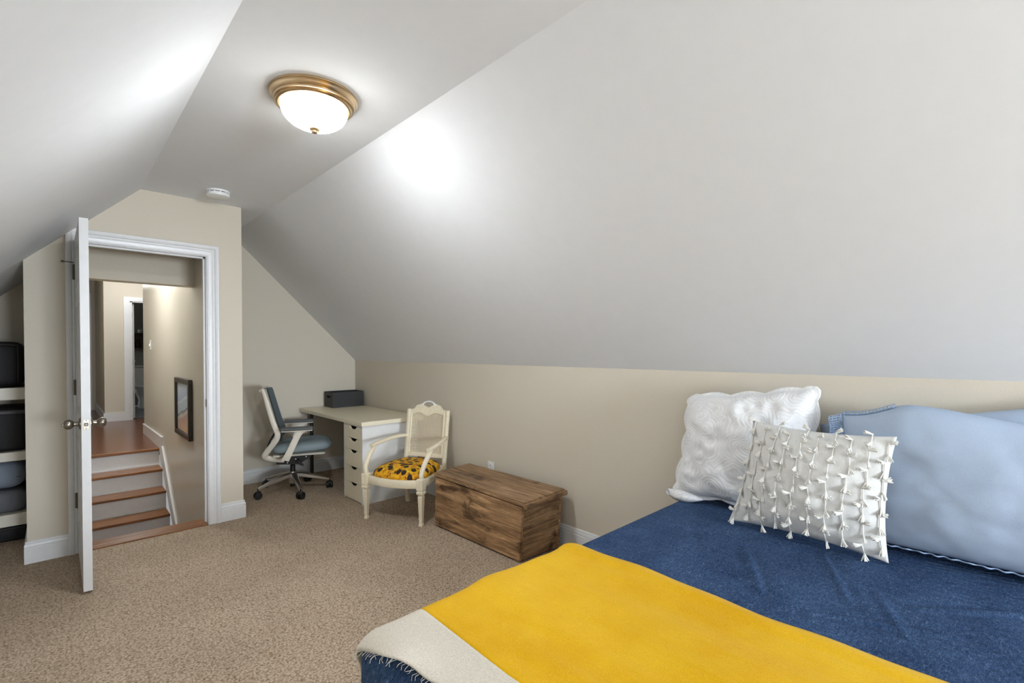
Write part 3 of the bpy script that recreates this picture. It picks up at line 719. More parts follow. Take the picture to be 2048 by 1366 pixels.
# ---------------------------------------------------------------- office chair
oc = empty('office_chair', (1.632, 4.72, 0), R(-22), 'blue-grey office chair with white frame and polished five-star base', 'chair')
def op(name, bm, m, smooth=True, sh=45):
    o = obj(name, bm, m, oc, smooth)
    if sh: sharp(o, sh)
    return o
for k in range(5):
    a = R(190 + 22 + 72*k); d = V(math.cos(a), math.sin(a), 0)
    bm = NB(); side = V(-d.y, d.x, 0)
    sweep(bm, [d*0.02+V(0, 0, 0.155), d*0.08+V(0, 0, 0.150), d*0.20+V(0, 0, 0.122), d*0.325+V(0, 0, 0.088)], side, [0.056, 0.052, 0.042, 0.026], [0.05, 0.048, 0.036, 0.020])
    lg = op('base_leg', bm, 'chrome')
    bm = NB(); tube(bm, [d*0.325+V(0, 0, 0.095), d*0.325+V(0, 0, 0.045)], 0.006, 8)
    ca = R(200 + 40*k); cd = V(math.cos(ca), math.sin(ca), 0); c0 = d*0.325 + V(0, 0, 0.0335)
    for s in (-1, 1):
        b2 = NB(); lathe(b2, [(0.012, -0.012), (0.030, -0.011), (0.0335, 0), (0.030, 0.011), (0.012, 0.012)], 'x', (0, 0, 0), 20)
        rot = Matrix.Rotation(ca + R(90), 4, 'Z'); off = Matrix.Translation(c0 + V(-cd.y, cd.x, 0)*0.017*s)
        b2.transform(off @ rot); me = bpy.data.meshes.new('tmp'); b2.to_mesh(me); b2.free(); bm.from_mesh(me); bpy.data.meshes.remove(me)
    b2 = rbox(-0.025, 0.025, -0.025, 0.025, 0.034, 0.068, 0.012, 2); b2.transform(Matrix.Translation(V(c0.x, c0.y, 0))); me = bpy.data.meshes.new('tmp'); b2.to_mesh(me); b2.free(); bm.from_mesh(me); bpy.data.meshes.remove(me)
    op('caster', bm, 'black')
bm = NB(); lathe(bm, [(0.030, 0.075), (0.036, 0.085), (0.038, 0.17), (0.034, 0.185), (0.028, 0.19)], 'z', (0, 0, 0), 24); op('hub', bm, 'chrome')
bm = NB(); lathe(bm, [(0.024, 0.045), (0.024, 0.185), (0.023, 0.245), (0.014, 0.250), (0.014, 0.30)], 'z', (0, 0, 0), 24); op('gas_cylinder', bm, 'black')
bm = NB(); prism(bm, [(-0.13, -0.075, 0.275), (0.06, -0.075, 0.262), (0.18, -0.075, 0.345), (0.18, -0.075, 0.362), (-0.15, -0.075, 0.335)], (0, 0.15, 0)); op('tilt_mechanism', bm, 'black', False, None)
for x, z in ((-0.04, 0.285), (0.03, 0.315), (0.12, 0.33)):
    bm = NB(); lathe(bm, [(0.006, -0.078), (0.006, -0.075)], 'y', (x, 0, z), 10); op('bolt', bm, 'chrome')
bm = NB(); tube(bm, [(0.05, -0.075, 0.305), (0.05, -0.12, 0.300)], 0.012, 10); tube(bm, [(0.05, -0.118, 0.305), (0.075, -0.125, 0.275), (0.10, -0.13, 0.262)], [0.016, 0.012, 0.008], 8); op('lever', bm, 'black')
bm = rbox(-0.16, 0.29, -0.20, 0.20, 0.345, 0.378, 0.016, 3)
for v in bm.verts:
    k = abs(v.co.x-0.06)/0.24; v.co.y *= 1 - 0.25*k*k; v.co.z += 0.02*k*k if v.co.z < 0.36 else 0.0
op('seat_pan', bm, 'chair_white')
def seat_cushion():
    bm = NB(); nu, nv = 40, 14
    def f(u, v):
        a = 2*math.pi*u; b = math.pi*(v-0.5)
        c = lambda t, n: math.copysign(abs(math.cos(t))**n, math.cos(t)); s = lambda t, n: math.copysign(abs(math.sin(t))**n, math.sin(t))
        x = 0.262*c(a, 0.55)*c(b, 0.5) + 0.085; y = 0.245*s(a, 0.55)*c(b, 0.5); z = 0.055*s(b, 0.8)
        fr = (x-0.085)/0.262
        z += 0.437 + 0.010*fr - 0.03*max(0, fr-0.4)**2 - 0.01*max(0, 1-abs(y)/0.2)*max(0, s(b, 0.8))
        return V(x, y, z)
    grid(bm, f, nu, nv); bmesh.ops.remove_doubles(bm, verts=bm.verts[:], dist=0.0005); return bm
op('seat', seat_cushion(), 'seat_blue', True, None)
prof = smoothpath([(-0.225, 0.978), (-0.215, 0.950), (-0.200, 0.895), (-0.172, 0.79), (-0.138, 0.67), (-0.112, 0.60), (-0.104, 0.555), (-0.116, 0.50)], 5)
def back_surface():
    bm = NB(); n = len(prof)-1
    def f(u, v):
        p = prof[min(int(round(v*n)), n)]; q = 2*u-1
        w = 0.215*(1 - 0.35*max(0, 0.12-v)/0.12*0.5)*(1-0.12*max(0, v-0.75)/0.25)
        return V(p[0] + 0.016 - 0.030*(1-q*q) + 0.02, q*w, p[1])
    vs = grid(bm, f, 16, n)
    ret = bmesh.ops.solidify(bm, geom=bm.faces[:], thickness=0.016); return bm
op('backrest', back_surface(), 'mesh_blue', True, 60)
for s in (-1, 1):
    bm = NB()
    rail = smoothpath([(-0.252, 0.19*s, 0.968), (-0.230, 0.202*s, 0.978), (-0.218, 0.206*s, 0.950), (-0.202, 0.210*s, 0.895), (-0.175, 0.212*s, 0.79), (-0.141, 0.212*s, 0.67), (-0.116, 0.205*s, 0.60), (-0.112, 0.20*s, 0.56), (-0.130, 0.185*s, 0.515), (-0.180, 0.150*s, 0.445), (-0.222, 0.125*s, 0.385), (-0.220, 0.11*s, 0.362), (-0.165, 0.09*s, 0.335), (-0.07, 0.06*s, 0.312)], 4)
    n = len(rail); ws = [0.024 + 0.016*min(1, i/n*1.4) for i in range(n)]; ts = [0.022 + 0.026*math.sin(min(1, i/(n*0.7))*math.pi/2) for i in range(n)]
    sweep(bm, rail, (0, 1, 0), ws, ts); op('back_rail', bm, 'chair_white', True, 50)
    bm = NB(); sweep(bm, smoothpath([(-0.125, 0.19*s, 0.61), (-0.155, 0.175*s, 0.555), (-0.190, 0.15*s, 0.48), (-0.212, 0.13*s, 0.42)], 3), (0, 1, 0), 0.012, 0.014); op('back_strut', bm, 'black', True, 50)
    # arm: raked stem with a broad head, and the pad
    bm = NB(); sweep(bm, smoothpath([(-0.045, 0.255*s, 0.350), (-0.02, 0.262*s, 0.40), (0.03, 0.262*s, 0.51), (0.065, 0.262*s, 0.590), (0.072, 0.262*s, 0.612)], 3), (0, 1, 0), [0.03]*13, [0.062, 0.06, 0.058, 0.056, 0.055, 0.054, 0.053, 0.053, 0.056, 0.066, 0.085, 0.11, 0.13])
    box(bm, -0.075, -0.015, min(0.18*s, 0.262*s), max(0.18*s, 0.262*s), 0.345, 0.368)
    am = op('arm_stem', bm, 'chair_white', True, 50)
    bm = rbox(-0.085, 0.185, 0.262*s-0.045, 0.262*s+0.045, 0.612, 0.640, 0.012, 3); op('arm_pad', bm, 'arm_pad')
    bm = rbox(-0.080, 0.180, 0.262*s-0.038, 0.262*s+0.038, 0.605, 0.614, 0.003, 1); op('arm_plate', bm, 'chair_white')
bm = NB(); sweep(bm, [(-0.230, -0.20, 0.978), (-0.240, -0.1, 0.982), (-0.244, 0, 0.983), (-0.240, 0.1, 0.982), (-0.230, 0.20, 0.978)], (0, 0, 1), 0.022, 0.024); op('top_rail', bm, 'chair_white', True, 50)
bm = NB(); sweep(bm, [(-0.219, -0.12, 0.378), (-0.226, 0, 0.378), (-0.219, 0.12, 0.378)], (0, 0, 1), 0.05, 0.028); op('bottom_rail', bm, 'chair_white', True, 50)

# ---------------------------------------------------------------- cream cane-back armchair
# local axes: +x forwards (towards the photographer), +y to the chair's left
ac = empty('armchair', (2.1005, 3.4095, 0), math.atan2(-0.438, -0.898), 'cream painted armchair with woven cane back and sunflower print seat', 'armchair')
def ap(name, bm, m='cream', smooth=True, sh=40):
    o = obj(name, bm, m, ac, smooth)
    if sh: sharp(o, sh)
    return o
FX, BXc, HW, HB = 0.235, -0.235, 0.248, 0.188
RZ0, RZ1 = 0.285, 0.352       # seat rail
def sqtaper(bm, x, y, prof):
    rings = []
    for h, z in prof: rings.append([bm.verts.new((x+a*h, y+b*h, z)) for a, b in ((-1,-1),(1,-1),(1,1),(-1,1))])
    for k in range(len(rings)-1):
        for i in range(4): bm.faces.new((rings[k][i], rings[k][(i+1)%4], rings[k+1][(i+1)%4], rings[k+1][i]))
    bm.faces.new(rings[0]); bm.faces.new(rings[-1][::-1])
for s in (-1, 1):
    bm = NB(); sqtaper(bm, FX, HW*s, [(0.013, 0.0), (0.015, 0.006), (0.015, 0.018), (0.0105, 0.026), (0.012, 0.034), (0.019, 0.225), (0.016, 0.236), (0.026, 0.248), (0.028, 0.258), (0.022, 0.270), (0.0245, RZ0-0.012), (0.0265, RZ0-0.005), (0.0265, RZ1+0.005), (0.023, RZ1+0.010)])
    lg = ap('leg', bm, 'cream', False, None)
    for off in (0.0,):   # incised square on the leg block
        bm = NB()
        for a in ((-0.015, 0.015, RZ0+0.006, RZ0+0.0085), (-0.015, 0.015, RZ1-0.0085, RZ1-0.006), (-0.015, -0.0125, RZ0+0.006, RZ1-0.006), (0.0125, 0.015, RZ0+0.006, RZ1-0.006)):
            box(bm, FX+0.0262, FX+0.0275, HW*s+a[0], HW*s+a[1], a[2], a[3])
        obj('carved_square', bm, 'cane', lg)
    bm = NB(); sweep(bm, smoothpath([(BXc-0.03, HB*s, 0.0), (BXc-0.008, HB*s, 0.15), (BXc, HB*s, 0.32), (BXc-0.022, HB*s, 0.50), (BXc-0.068, (HB+0.003)*s, 0.812)], 4), (0, 1, 0), 0.036, 0.032); ap('back_leg', bm, 'cream', True, 50)
    # arm and its support
    bm = NB(); sweep(bm, smoothpath([(FX-0.005, HW*s, RZ1+0.005), (FX+0.004, (HW+0.006)*s, 0.40), (FX-0.040, (HW+0.012)*s, 0.475), (FX-0.105, (HW+0.014)*s, 0.535), (FX-0.125, (HW+0.014)*s, 0.555)], 4), (0, 1, 0), 0.030, 0.036); ap('arm_support', bm, 'cream', True, 50)
    bm = NB(); sweep(bm, smoothpath([(FX-0.082, (HW+0.015)*s, 0.562), (FX-0.105, (HW+0.015)*s, 0.566), (FX-0.17, (HW+0.014)*s, 0.570), (FX-0.30, (HW+0.002)*s, 0.582), (FX-0.42, (HW-0.022)*s, 0.588), (BXc-0.026, (HB+0.010)*s, 0.584)], 4), (0, 1, 0), 0.036, 0.028); ap('armrest', bm, 'cream', True, 50)
    bm = NB(); sweep(bm, [(FX-0.02, HW*s, (RZ0+RZ1)/2), (0, (HW-0.005)*s, (RZ0+RZ1)/2), (BXc, HB*s, (RZ0+RZ1)/2)], (0, 0, 1), RZ1-RZ0-0.004, 0.026); ap('side_rail', bm, 'cream', False, None)
bm = NB(); sweep(bm, smoothpath([(FX+0.004, -HW+0.01, (RZ0+RZ1)/2), (FX+0.030, -0.12, (RZ0+RZ1)/2-0.004), (FX+0.038, 0, (RZ0+RZ1)/2-0.006), (FX+0.030, 0.12, (RZ0+RZ1)/2-0.004), (FX+0.004, HW-0.01, (RZ0+RZ1)/2)], 4), (0, 0, 1), RZ1-RZ0-0.006, 0.026); ap('front_rail', bm, 'cream', True, 50)
bm = NB(); sweep(bm, [(BXc, -HB, (RZ0+RZ1)/2), (BXc, HB, (RZ0+RZ1)/2)], (0, 0, 1), RZ1-RZ0, 0.026); ap('rear_rail', bm, 'cream', False, None)
def seat_pad():
    bm = NB()
    def f(u, v):
        a = 2*math.pi*u; b = math.pi*(v-0.5)
        c = lambda t, n: math.copysign(abs(math.cos(t))**n, math.cos(t)); s = lambda t, n: math.copysign(abs(math.sin(t))**n, math.sin(t))
        x = 0.255*c(a, 0.6)*c(b, 0.55); k = (x+0.255)/0.51
        y = (0.205 + 0.038*k)*s(a, 0.6)*c(b, 0.55); z = s(b, 0.9)
        return V(x+0.012, y, RZ1 - 0.004 + (0.082*z if z > 0 else 0.018*z))
    grid(bm, f, 44, 16); bmesh.ops.remove_doubles(bm, verts=bm.verts[:], dist=0.0005); return bm
ap('seat', seat_pad(), 'sunflower', True, None)
# back: plane leaning from (BX-.012, z .40) to (BX-.068, z .81)
def bk(y, z, d=0.0): return V(BXc - 0.008 - 0.060*(z-0.40)/0.41 + d, y, z)
ZB0, ZB1 = 0.440, 0.800
bm = NB(); prism(bm, [bk(-HB, ZB0-0.028, -0.011), bk(HB, ZB0-0.028, -0.011), bk(HB, ZB0+0.006, -0.011), bk(-HB, ZB0+0.006, -0.011)], (0.022, 0, 0)); ap('lower_back_rail', bm, 'cream', False, None)
top = []
for k in range(41):
    y = -HB-0.018 + (2*HB+0.036)*k/40; q = abs(y)/(HB+0.018)
    if q > 0.72: h = 0.812
    elif q > 0.50: h = 0.812 + 0.040*(0.5-0.5*math.cos(math.pi*(0.72-q)/0.22))
    elif q > 0.28: h = 0.852
    else: h = 0.852 - 0.020*(0.5+0.5*math.cos(math.pi*q/0.28))
    top.append((y, h))
low = []
for k in range(41):
    y = -HB+0.012 + (2*HB-0.024)*k/40; q = abs(y)/HB
    low.append((y, 0.772 + 0.018*(0.5+0.5*math.cos(math.pi*min(1, abs(q-0.45)/0.35))) - 0.012*max(0, 1-q/0.35)))
bm = NB(); prism(bm, [bk(y, z, -0.012) for y, z in top] + [bk(y, z, -0.012) for y, z in reversed(low)], (0.024, 0, 0)); ap('crest_rail', bm, 'cream', False, None)
for s in (-1, 1):
    bm = NB(); sweep(bm, [bk((HB-0.024)*s, ZB0, 0.004), bk((HB-0.024)*s, 0.60, 0.004), bk((HB-0.024)*s, 0.79, 0.004)], (0, 1, 0), 0.022, 0.020); ap('cane_frame', bm, 'cream', False, None)
# woven cane: real crossing strips with open holes
bm = NB(); NC, NR = 22, 25; y0, y1 = -HB+0.030, HB-0.030
for k in range(NC+1):
    y = y0 + (y1-y0)*k/NC; hw = (y1-y0)/NC*0.20
    a = [bk(y-hw, ZB0, 0.0008*(-1)**k), bk(y+hw, ZB0, 0.0008*(-1)**k), bk(y+hw, 0.792, 0.0008*(-1)**k), bk(y-hw, 0.792, 0.0008*(-1)**k)]
    prism(bm, a, (0.0016, 0, 0))
for k in range(NR+1):
    z = ZB0 + (0.785-ZB0)*k/NR; hh = (0.785-ZB0)/NR*0.20
    prism(bm, [bk(y0, z-hh, 0.0012), bk(y1, z-hh, 0.0012), bk(y1, z+hh, 0.0012), bk(y0, z+hh, 0.0012)], (0.0016, 0, 0))
cn = ap('cane_panel', bm, 'cane', False, None); cn['kind'] = 'stuff'
# little carved ribbon loop on the crest
pts = [bk(0.062*math.cos(a), 0.842 + 0.042*math.sin(a)) for a in [math.pi*k/20 for k in range(21)]]
bm = NB(); tube(bm, pts, [0.008 - 0.003*math.sin(math.pi*k/20)**2 + 0.0012*(k % 2) for k in range(21)], 8); ap('carved_loop', bm, 'plastic_white', True, 60)
for s in (-1, 1):
    bm = NB(); tube(bm, [bk(0.056*s, 0.850), bk(0.075*s, 0.858), bk(0.088*s, 0.852)], [0.008, 0.006, 0.003], 8); ap('carved_leaf', bm, 'plastic_white', True, 60)

# ---------------------------------------------------------------- wooden chest
ch = empty('wooden_chest', (2.28, 2.56, 0), 0, 'old brown pine chest with flat lid standing against the wall', 'chest')
def chest_part(name, pts, m):
    bm = NB(); hexa(bm, pts); bmesh.ops.bevel(bm, geom=bm.edges[:], offset=0.003, segments=1, affect='EDGES'); return part(name, bm, m, ch)
BT, ZL = 0.374, 0.380
x0, x1 = 2.078, 2.450
# bottom right end is drawn in slightly
fl, fr_, br_, bl = (x0, 3.022), (x0+0.012, 2.122), (x1, 2.10), (x1, 3.035)
tfl, tfr, tbr, tbl = (x0, 3.012), (x0-0.028, 2.055), (x1+0.006, 2.085), (x1, 3.055)
w = 0.020
def plank_wall(name, a, b, ta, tb, n_in, m, nboards, cuts):
    """board wall between plan points a,b (bottom) and ta,tb (top)"""
    n_in = Vector((n_in[0], n_in[1], 0))
    for i in range(len(cuts)-1):
        z0, z1 = cuts[i], cuts[i+1]-0.0015
        def lerp(p, q, z): t = (z-0.012)/(BT-0.012); return Vector((p[0]+(q[0]-p[0])*t, p[1]+(q[1]-p[1])*t, z))
        pts = [lerp(a, ta, z0), lerp(b, tb, z0), lerp(b, tb, z0)+n_in*w, lerp(a, ta, z0)+n_in*w, lerp(a, ta, z1), lerp(b, tb, z1), lerp(b, tb, z1)+n_in*w, lerp(a, ta, z1)+n_in*w]
        chest_part(name, pts, m)
plank_wall('front_board', fl, fr_, tfl, tfr, (1, 0), 'chest_front', 2, [0.012, 0.300, BT])
plank_wall('back_board', bl, br_, tbl, tbr, (-1, 0), 'chest_front', 1, [0.012, BT])
i4 = lambda p, dx: (p[0]+dx, p[1])
plank_wall('end_board', i4(fr_, w), i4(br_, -w), i4(tfr, w), i4(tbr, -w), (0, 1), 'chest_end', 3, [0.012, 0.13, 0.262, BT])
plank_wall('end_board', i4(fl, w), i4(bl, -w), i4(tfl, w), i4(tbl, -w), (0, -1), 'chest_end', 2, [0.012, 0.20, BT])
part('bottom_board', bx(x0+0.03, x1-0.02, 2.14, 3.0, 0.012, 0.03), 'chest_end', ch)
for (px, py) in ((x0+0.05, 2.16), (x1-0.05, 2.16), (x0+0.05, 2.98), (x1-0.05, 2.98)):
    part('foot_block', bx(px-0.03, px+0.03, py-0.03, py+0.03, 0.0, 0.012), 'chest_end', ch)
# dovetails on the near right corner, dark joints
for i in range(5):
    z0 = 0.03 + i*0.066; t = (z0-0.012)/(BT-0.012); yy = fr_[1] + (tfr[1]-fr_[1])*t; xx = fr_[0] + (tfr[0]-fr_[0])*t
    part('dovetail', bx(xx-0.0008, xx+w+0.002, yy-0.0022, yy+0.02, z0, z0+0.030), 'chest_front', ch)
LT = 0.028
lid = [(x0-0.004, 3.030), (x0-0.034, 2.030), (x1+0.012, 2.060), (x1+0.004, 3.075)]
bm = NB(); nbd = 2
for k in range(nbd):
    t0, t1 = k/nbd, (k+1)/nbd - 0.002
    P = lambda i, j, t: Vector((lid[i][0]+(lid[j][0]-lid[i][0])*t, lid[i][1]+(lid[j][1]-lid[i][1])*t, 0))
    a, b, c, d = P(0, 3, t0), P(1, 2, t0), P(1, 2, t1), P(0, 3, t1)
    bm = NB(); hexa(bm, [p+V(0, 0, ZL) for p in (a, b, c, d)] + [p+V(0, 0, ZL+LT) for p in (a, b, c, d)])
    bmesh.ops.bevel(bm, geom=bm.edges[:], offset=0.006 if k == 0 else 0.004, segments=2, affect='EDGES'); part('lid_board', bm, 'chest_lid', ch)
bm = NB(); sweep(bm, [(lid[1][0]+0.0, lid[1][1]-0.006, ZL+0.006), (lid[2][0], lid[2][1]-0.006, ZL+0.006)], (0, 0, 1), 0.030, 0.024); part('lid_end_moulding', bm, 'chest_end', ch, True, 40)
bm = NB(); box(bm, x0-0.0105, x0-0.002, 2.583, 2.589, 0.318, 0.346); part('keyhole', bm, 'slot', ch)

# ---------------------------------------------------------------- shelving in the left alcove
sh = empty('shelf_unit', (-0.47, 4.95, 0), 0, 'white built-in shelves in the dark alcove left of the door', 'shelves')
SYF = 4.755
for z0, z1 in ((0.120, 0.202), (0.568, 0.630), (0.990, 1.073)):
    part('front_rail', rbox(XKL+0.005, XA-0.002, SYF, SYF+0.035, z0, z1, 0.003, 1), 'shelf', sh)
    part('shelf_board', bx(XKL+0.005, XA-0.002, SYF+0.035, YB-0.02, z1-0.02, z1-0.001), 'shelf', sh)
part('upright', bx(XKL+0.005, XKL+0.04, SYF+0.035, YB-0.02, 0.0, 0.98), 'shelf', sh)
tag(obj('travel_bag', rbox(-0.62, XA-0.018, SYF+0.05, YB-0.06, 1.0735, 1.392, 0.06, 4), 'bag', None, True), 'black soft-sided bag on the top alcove shelf', 'bag')
bg_ = bpy.data.objects['travel_bag']
bm = NB(); tube(bm, smoothpath([(-0.60, SYF+0.046, 1.10), (-0.60, SYF+0.046, 1.33), (-0.56, SYF+0.046, 1.37), (-0.22, SYF+0.046, 1.37), (-0.18, SYF+0.046, 1.33), (-0.18, SYF+0.046, 1.10)], 4), 0.005, 8)
obj('piping', bm, 'black', bg_, True)
tag(obj('storage_bin', rbox(-0.66, XA-0.012, SYF+0.05, YB-0.06, 0.6305, 0.93, 0.03, 3), 'bag', None, True), 'black fabric bin on the middle alcove shelf', 'bin')
bm = NB(); sweep(bm, [(-0.66, SYF+0.05, 0.90), (-0.15, SYF+0.05, 0.90)], (0, 0, 1), 0.03, 0.008); obj('rim', bm, 'black', bpy.data.objects['storage_bin'])
tag(obj('floor_bin', rbox(-0.68, XA-0.012, SYF+0.06, YB-0.05, 0.0, 0.110, 0.015, 2), 'bag', None, True), 'low black box on the carpet under the alcove shelves', 'box')
bm = NB(); sweep(bm, [(-0.67, SYF+0.06, 0.09), (-0.16, SYF+0.06, 0.09)], (0, 0, 1), 0.016, 0.008); obj('rim', bm, 'black', bpy.data.objects['floor_bin'])

def pillow_mesh(TL, TR, BL, BR, T, back=0.4, pinch=0.04, nu=36, nv=36, wr=0.004, seed=0, power=0.42, flange=0.0, scallop=0, squash=0.0, post=None):
    TL, TR, BL, BR = map(Vector, (TL, TR, BL, BR))
    U = ((TR-TL)+(BR-BL)).normalized(); Vv = ((TL-BL)+(TR-BR)).normalized(); N = U.cross(Vv).normalized()
    W = ((TR-TL).length+(BR-BL).length)/2; H = ((TL-BL).length+(TR-BR).length)/2
    def base(u, v):
        k = 1.0
        uu = u*(1-pinch*(1-v*v)*abs(u)**3); vv = v*(1-pinch*(1-u*u)*abs(v)**3)
        if scallop:
            e = max(abs(u), abs(v))
            if e > 0.85:
                if abs(u) > abs(v): uu *= 1 + 0.060*(e-0.85)/0.15*(abs(math.cos(math.pi*scallop*v/2))-0.4)
                else: vv *= 1 + 0.060*(e-0.85)/0.15*(abs(math.cos(math.pi*scallop*u/2))-0.4)
        a, b = (uu+1)/2, (vv+1)/2
        return (BL*(1-a)+BR*a)*(1-b) + (TL*(1-a)+TR*a)*b
    def th(u, v):
        f = 1-flange
        x = max(0, 1-(u/f)**2); y = max(0, 1-(v/f)**2)
        return (x*y)**power
    def P(u, v, s):
        p = base(u, v); t = th(u, v)
        q = noise.noise(V(u*3.1+seed, v*3.1, 0.3*s))*wr*2 + noise.noise(V(u*8+seed, v*7, 1.3*s))*wr
        d = T*t*(1.0 if s > 0 else back) + q*(0.35+0.65*t) * (1 if s > 0 else 0.5)
        d = max(d, 0.0015)
        r = p + N*d*s
        if post: r = post(u, v, s, r)
        return r
    bm = NB()
    for s in (1, -1):
        grid(bm, lambda i, j: P(2*i-1, 2*j-1, s), nu, nv)
    bmesh.ops.remove_doubles(bm, verts=bm.verts[:], dist=0.0002)
    # close the rim between front and back
    be = [e for e in bm.edges if len(e.link_faces) == 1]
    if be: bmesh.ops.bridge_loops(bm, edges=be)
    return bm, P, N, U, Vv
o, *_ = pillow_mesh((-0.66, 4.80, 0.52), (-0.145, 4.80, 0.50), (-0.66, 4.80, 0.36), (-0.145, 4.80, 0.36), 0.03, nu=16, nv=10)
o.free()
bm = rbox(-0.68, XA-0.016, SYF+0.035, YB-0.06, 0.376, 0.555, 0.075, 5)
for v in bm.verts: v.co += V(0, 1, 1)*noise.noise(v.co*9)*0.012
tag(obj('bed_pillow', bm, 'linen_grey', None, True), 'grey-blue pillow stuffed on the bottom alcove shelf', 'pillow')
obj('pillow_seam', (lambda b: (tube(b, [(-0.62, SYF+0.04, 0.45), (-0.4, SYF+0.034, 0.452), (-0.17, SYF+0.04, 0.45)], 0.003, 6), b)[1])(NB()), 'linen_dark', bpy.data.objects['bed_pillow'], True)
bm = rbox(-0.70, XA-0.014, SYF+0.038, YB-0.05, 0.2025, 0.358, 0.05, 4)
bmesh.ops.subdivide_edges(bm, edges=bm.edges[:], cuts=1)
for v in bm.verts:
    if v.co.z > 0.22: v.co += V(0, 1, 0.6)*noise.noise(v.co*V(7, 7, 20).length*0.5)*0.012
tag(obj('folded_blanket', bm, 'linen_dark', None, True), 'folded dark grey blanket beneath the pillow on the bottom alcove shelf', 'blanket')

# ---------------------------------------------------------------- bed
BX_0, BX_1, BY_0, BY_1, BZ_T = 0.575, 2.470, -0.36, 1.215, 0.560
bed = empty('bed', ((BX_0+BX_1)/2, (BY_0+BY_1)/2, 0), 0, 'low double bed pushed head-first against the knee wall', 'bed')
part('mattress', rbox(BX_0+0.03, BX_1, BY_0+0.03, BY_1-0.03, 0.30, BZ_T-0.016, 0.05, 3), 'mattress', bed, True, 50)
part('box_spring', rbox(BX_0+0.03, BX_1, BY_0+0.03, BY_1-0.03, 0.10, 0.298, 0.02, 2), 'mattress', bed)
for x in (BX_0+0.12, BX_1-0.1):
    for y in (BY_0+0.12, BY_1-0.12): part('leg', rbox(x-0.03, x+0.03, y-0.03, y+0.03, 0.0, 0.10, 0.005, 1), 'black', bed)
def wrap(d, r):
    if d <= 0: return d, 0.0
    a = d/r
    if a < math.pi/2: return r*math.sin(a), r*(1-math.cos(a))
    return r, r + d - r*math.pi/2
RB = 0.055
ridges = [((1.95, 0.72), (1.62, 0.55), 0.010, 0.016), ((1.75, 0.80), (1.58, 0.45), 0.007, 0.012), ((2.12, 0.50), (1.75, 0.34), 0.007, 0.012), ((1.60, 0.42), (1.75, 0.10), 0.006, 0.014), ((1.9, 0.30), (1.62, 0.18), 0.005, 0.014), ((2.1, 0.95), (1.8, 0.80), 0.004, 0.014), ((1.85, 0.2), (2.1, -0.1), 0.006, 0.016)]
def bed_surface(x, y, off, wrinkle=True):
    """x,y are distances unrolled over the bed; returns the draped point"""
    ex_ = max(0.0, BX_0+RB-x); ey = max(0.0, y-(BY_1-RB)); en = max(0.0, BY_0+RB-y)
    d = math.hypot(ex_, ey, en); px, py, dz = x, y, 0.0
    if d > 0:
        o_, dz = wrap(d, RB+off)
        px = x + ex_ - o_*ex_/d; py = y - ey + en + o_*(ey-en)/d
    dzx, dzy = ex_, max(ey, en)
    z = BZ_T + off - dz
    if dz == 0 and wrinkle:
        z += noise.noise(V(x*4.2, y*4.2, 0))*0.004 + noise.noise(V(x*11, y*9, 3))*0.0018
        for (a, b, h, w_) in ridges:
            A, B = Vector(a), Vector(b); p = Vector((x, y)); t = max(0, min(1, (p-A).dot(B-A)/(B-A).length_squared))
            q = (p-(A+(B-A)*t)).length; z += 1.0*h*math.exp(-(q/w_)**2)*math.sin(math.pi*(0.12+0.76*t)) - 0.5*h*math.exp(-((q-0.02)/w_)**2)
    elif dz > 0.08 and wrinkle:
        k = noise.noise(V(x*6, y*6, 0))*0.010*min(1, (dz-0.08)/0.2)
        if dzx > dzy: px -= abs(k)
        else: py += k if y > 0 else -k
    return V(px, py, z)
bm = NB(); ex = 0.50
grid(bm, lambda u, v: bed_surface(BX_0+RB - ex + u*(BX_1 - BX_0 - RB + ex), (BY_0+RB-ex) + v*(BY_1-BY_0-2*RB+2*ex), 0.0), 190, 200)
sp = tag(obj('bedspread', bm, 'navy', None, True), 'navy blue quilted bedspread covering the bed', 'bedspread')
bm = NB(); tube(bm, [bed_surface(BX_0+RB-ex, (BY_0+RB-ex)+0.08+v*(BY_1-BY_0-2*RB+2*ex-0.16)/40, 0.0) for v in range(41)], 0.004, 6); obj('hem', bm, 'navy', sp, True)

# yellow throw with cream border across the foot of the bed
tb = empty('throw_blanket', (1.05, 0.5, BZ_T), 0, 'mustard yellow wool throw with cream end laid across the bed foot', 'blanket')
YFAR = BY_1 + 0.24; YNEAR = BY_0 - 0.20
def x_in(y): return 1.452 + 0.02*(y-0.5) + 0.006*math.sin(y*9) + 0.004*math.sin(y*23)
def x_bd(y): return 0.760 + 0.010*math.sin(y*5+1) + (0.05*(0.8-y) if y < 0.8 else 0)
def x_hem(y):
    return 0.565 + 0.245*max(0, 1.14-y)*0.85 - 0.03*max(0, y-1.0) + 0.004*math.sin(y*40)
def folds(x, y):
    return (noise.noise(V(x*9, y*1.4, 5))*0.008 + noise.noise(V(x*3, y*2.2, 9))*0.008 + 0.010*math.exp(-((x-(x_in(y)-0.035))/0.03)**2))
def cloth(xa, xb, off, lift=None):
    def f(u, v):
        y = YNEAR + v*(YFAR-YNEAR); a, b = xa(y), xb(y); x = a + (b-a)*u
        p = bed_surface(x, y, off, False)
        if p.z > BZ_T - 0.01: p.z += max(0, folds(x, y)+0.006)
        else: p.y += (abs(noise.noise(V(x*5, y*3, 2)))*0.02 if y > 0 else 0)
        if p.y > BY_1 - 0.10: p.y += 0.018*math.exp(-((x-1.12)/0.16)**2)
        if lift: p = lift(x, y, u, p)
        return p
    return f
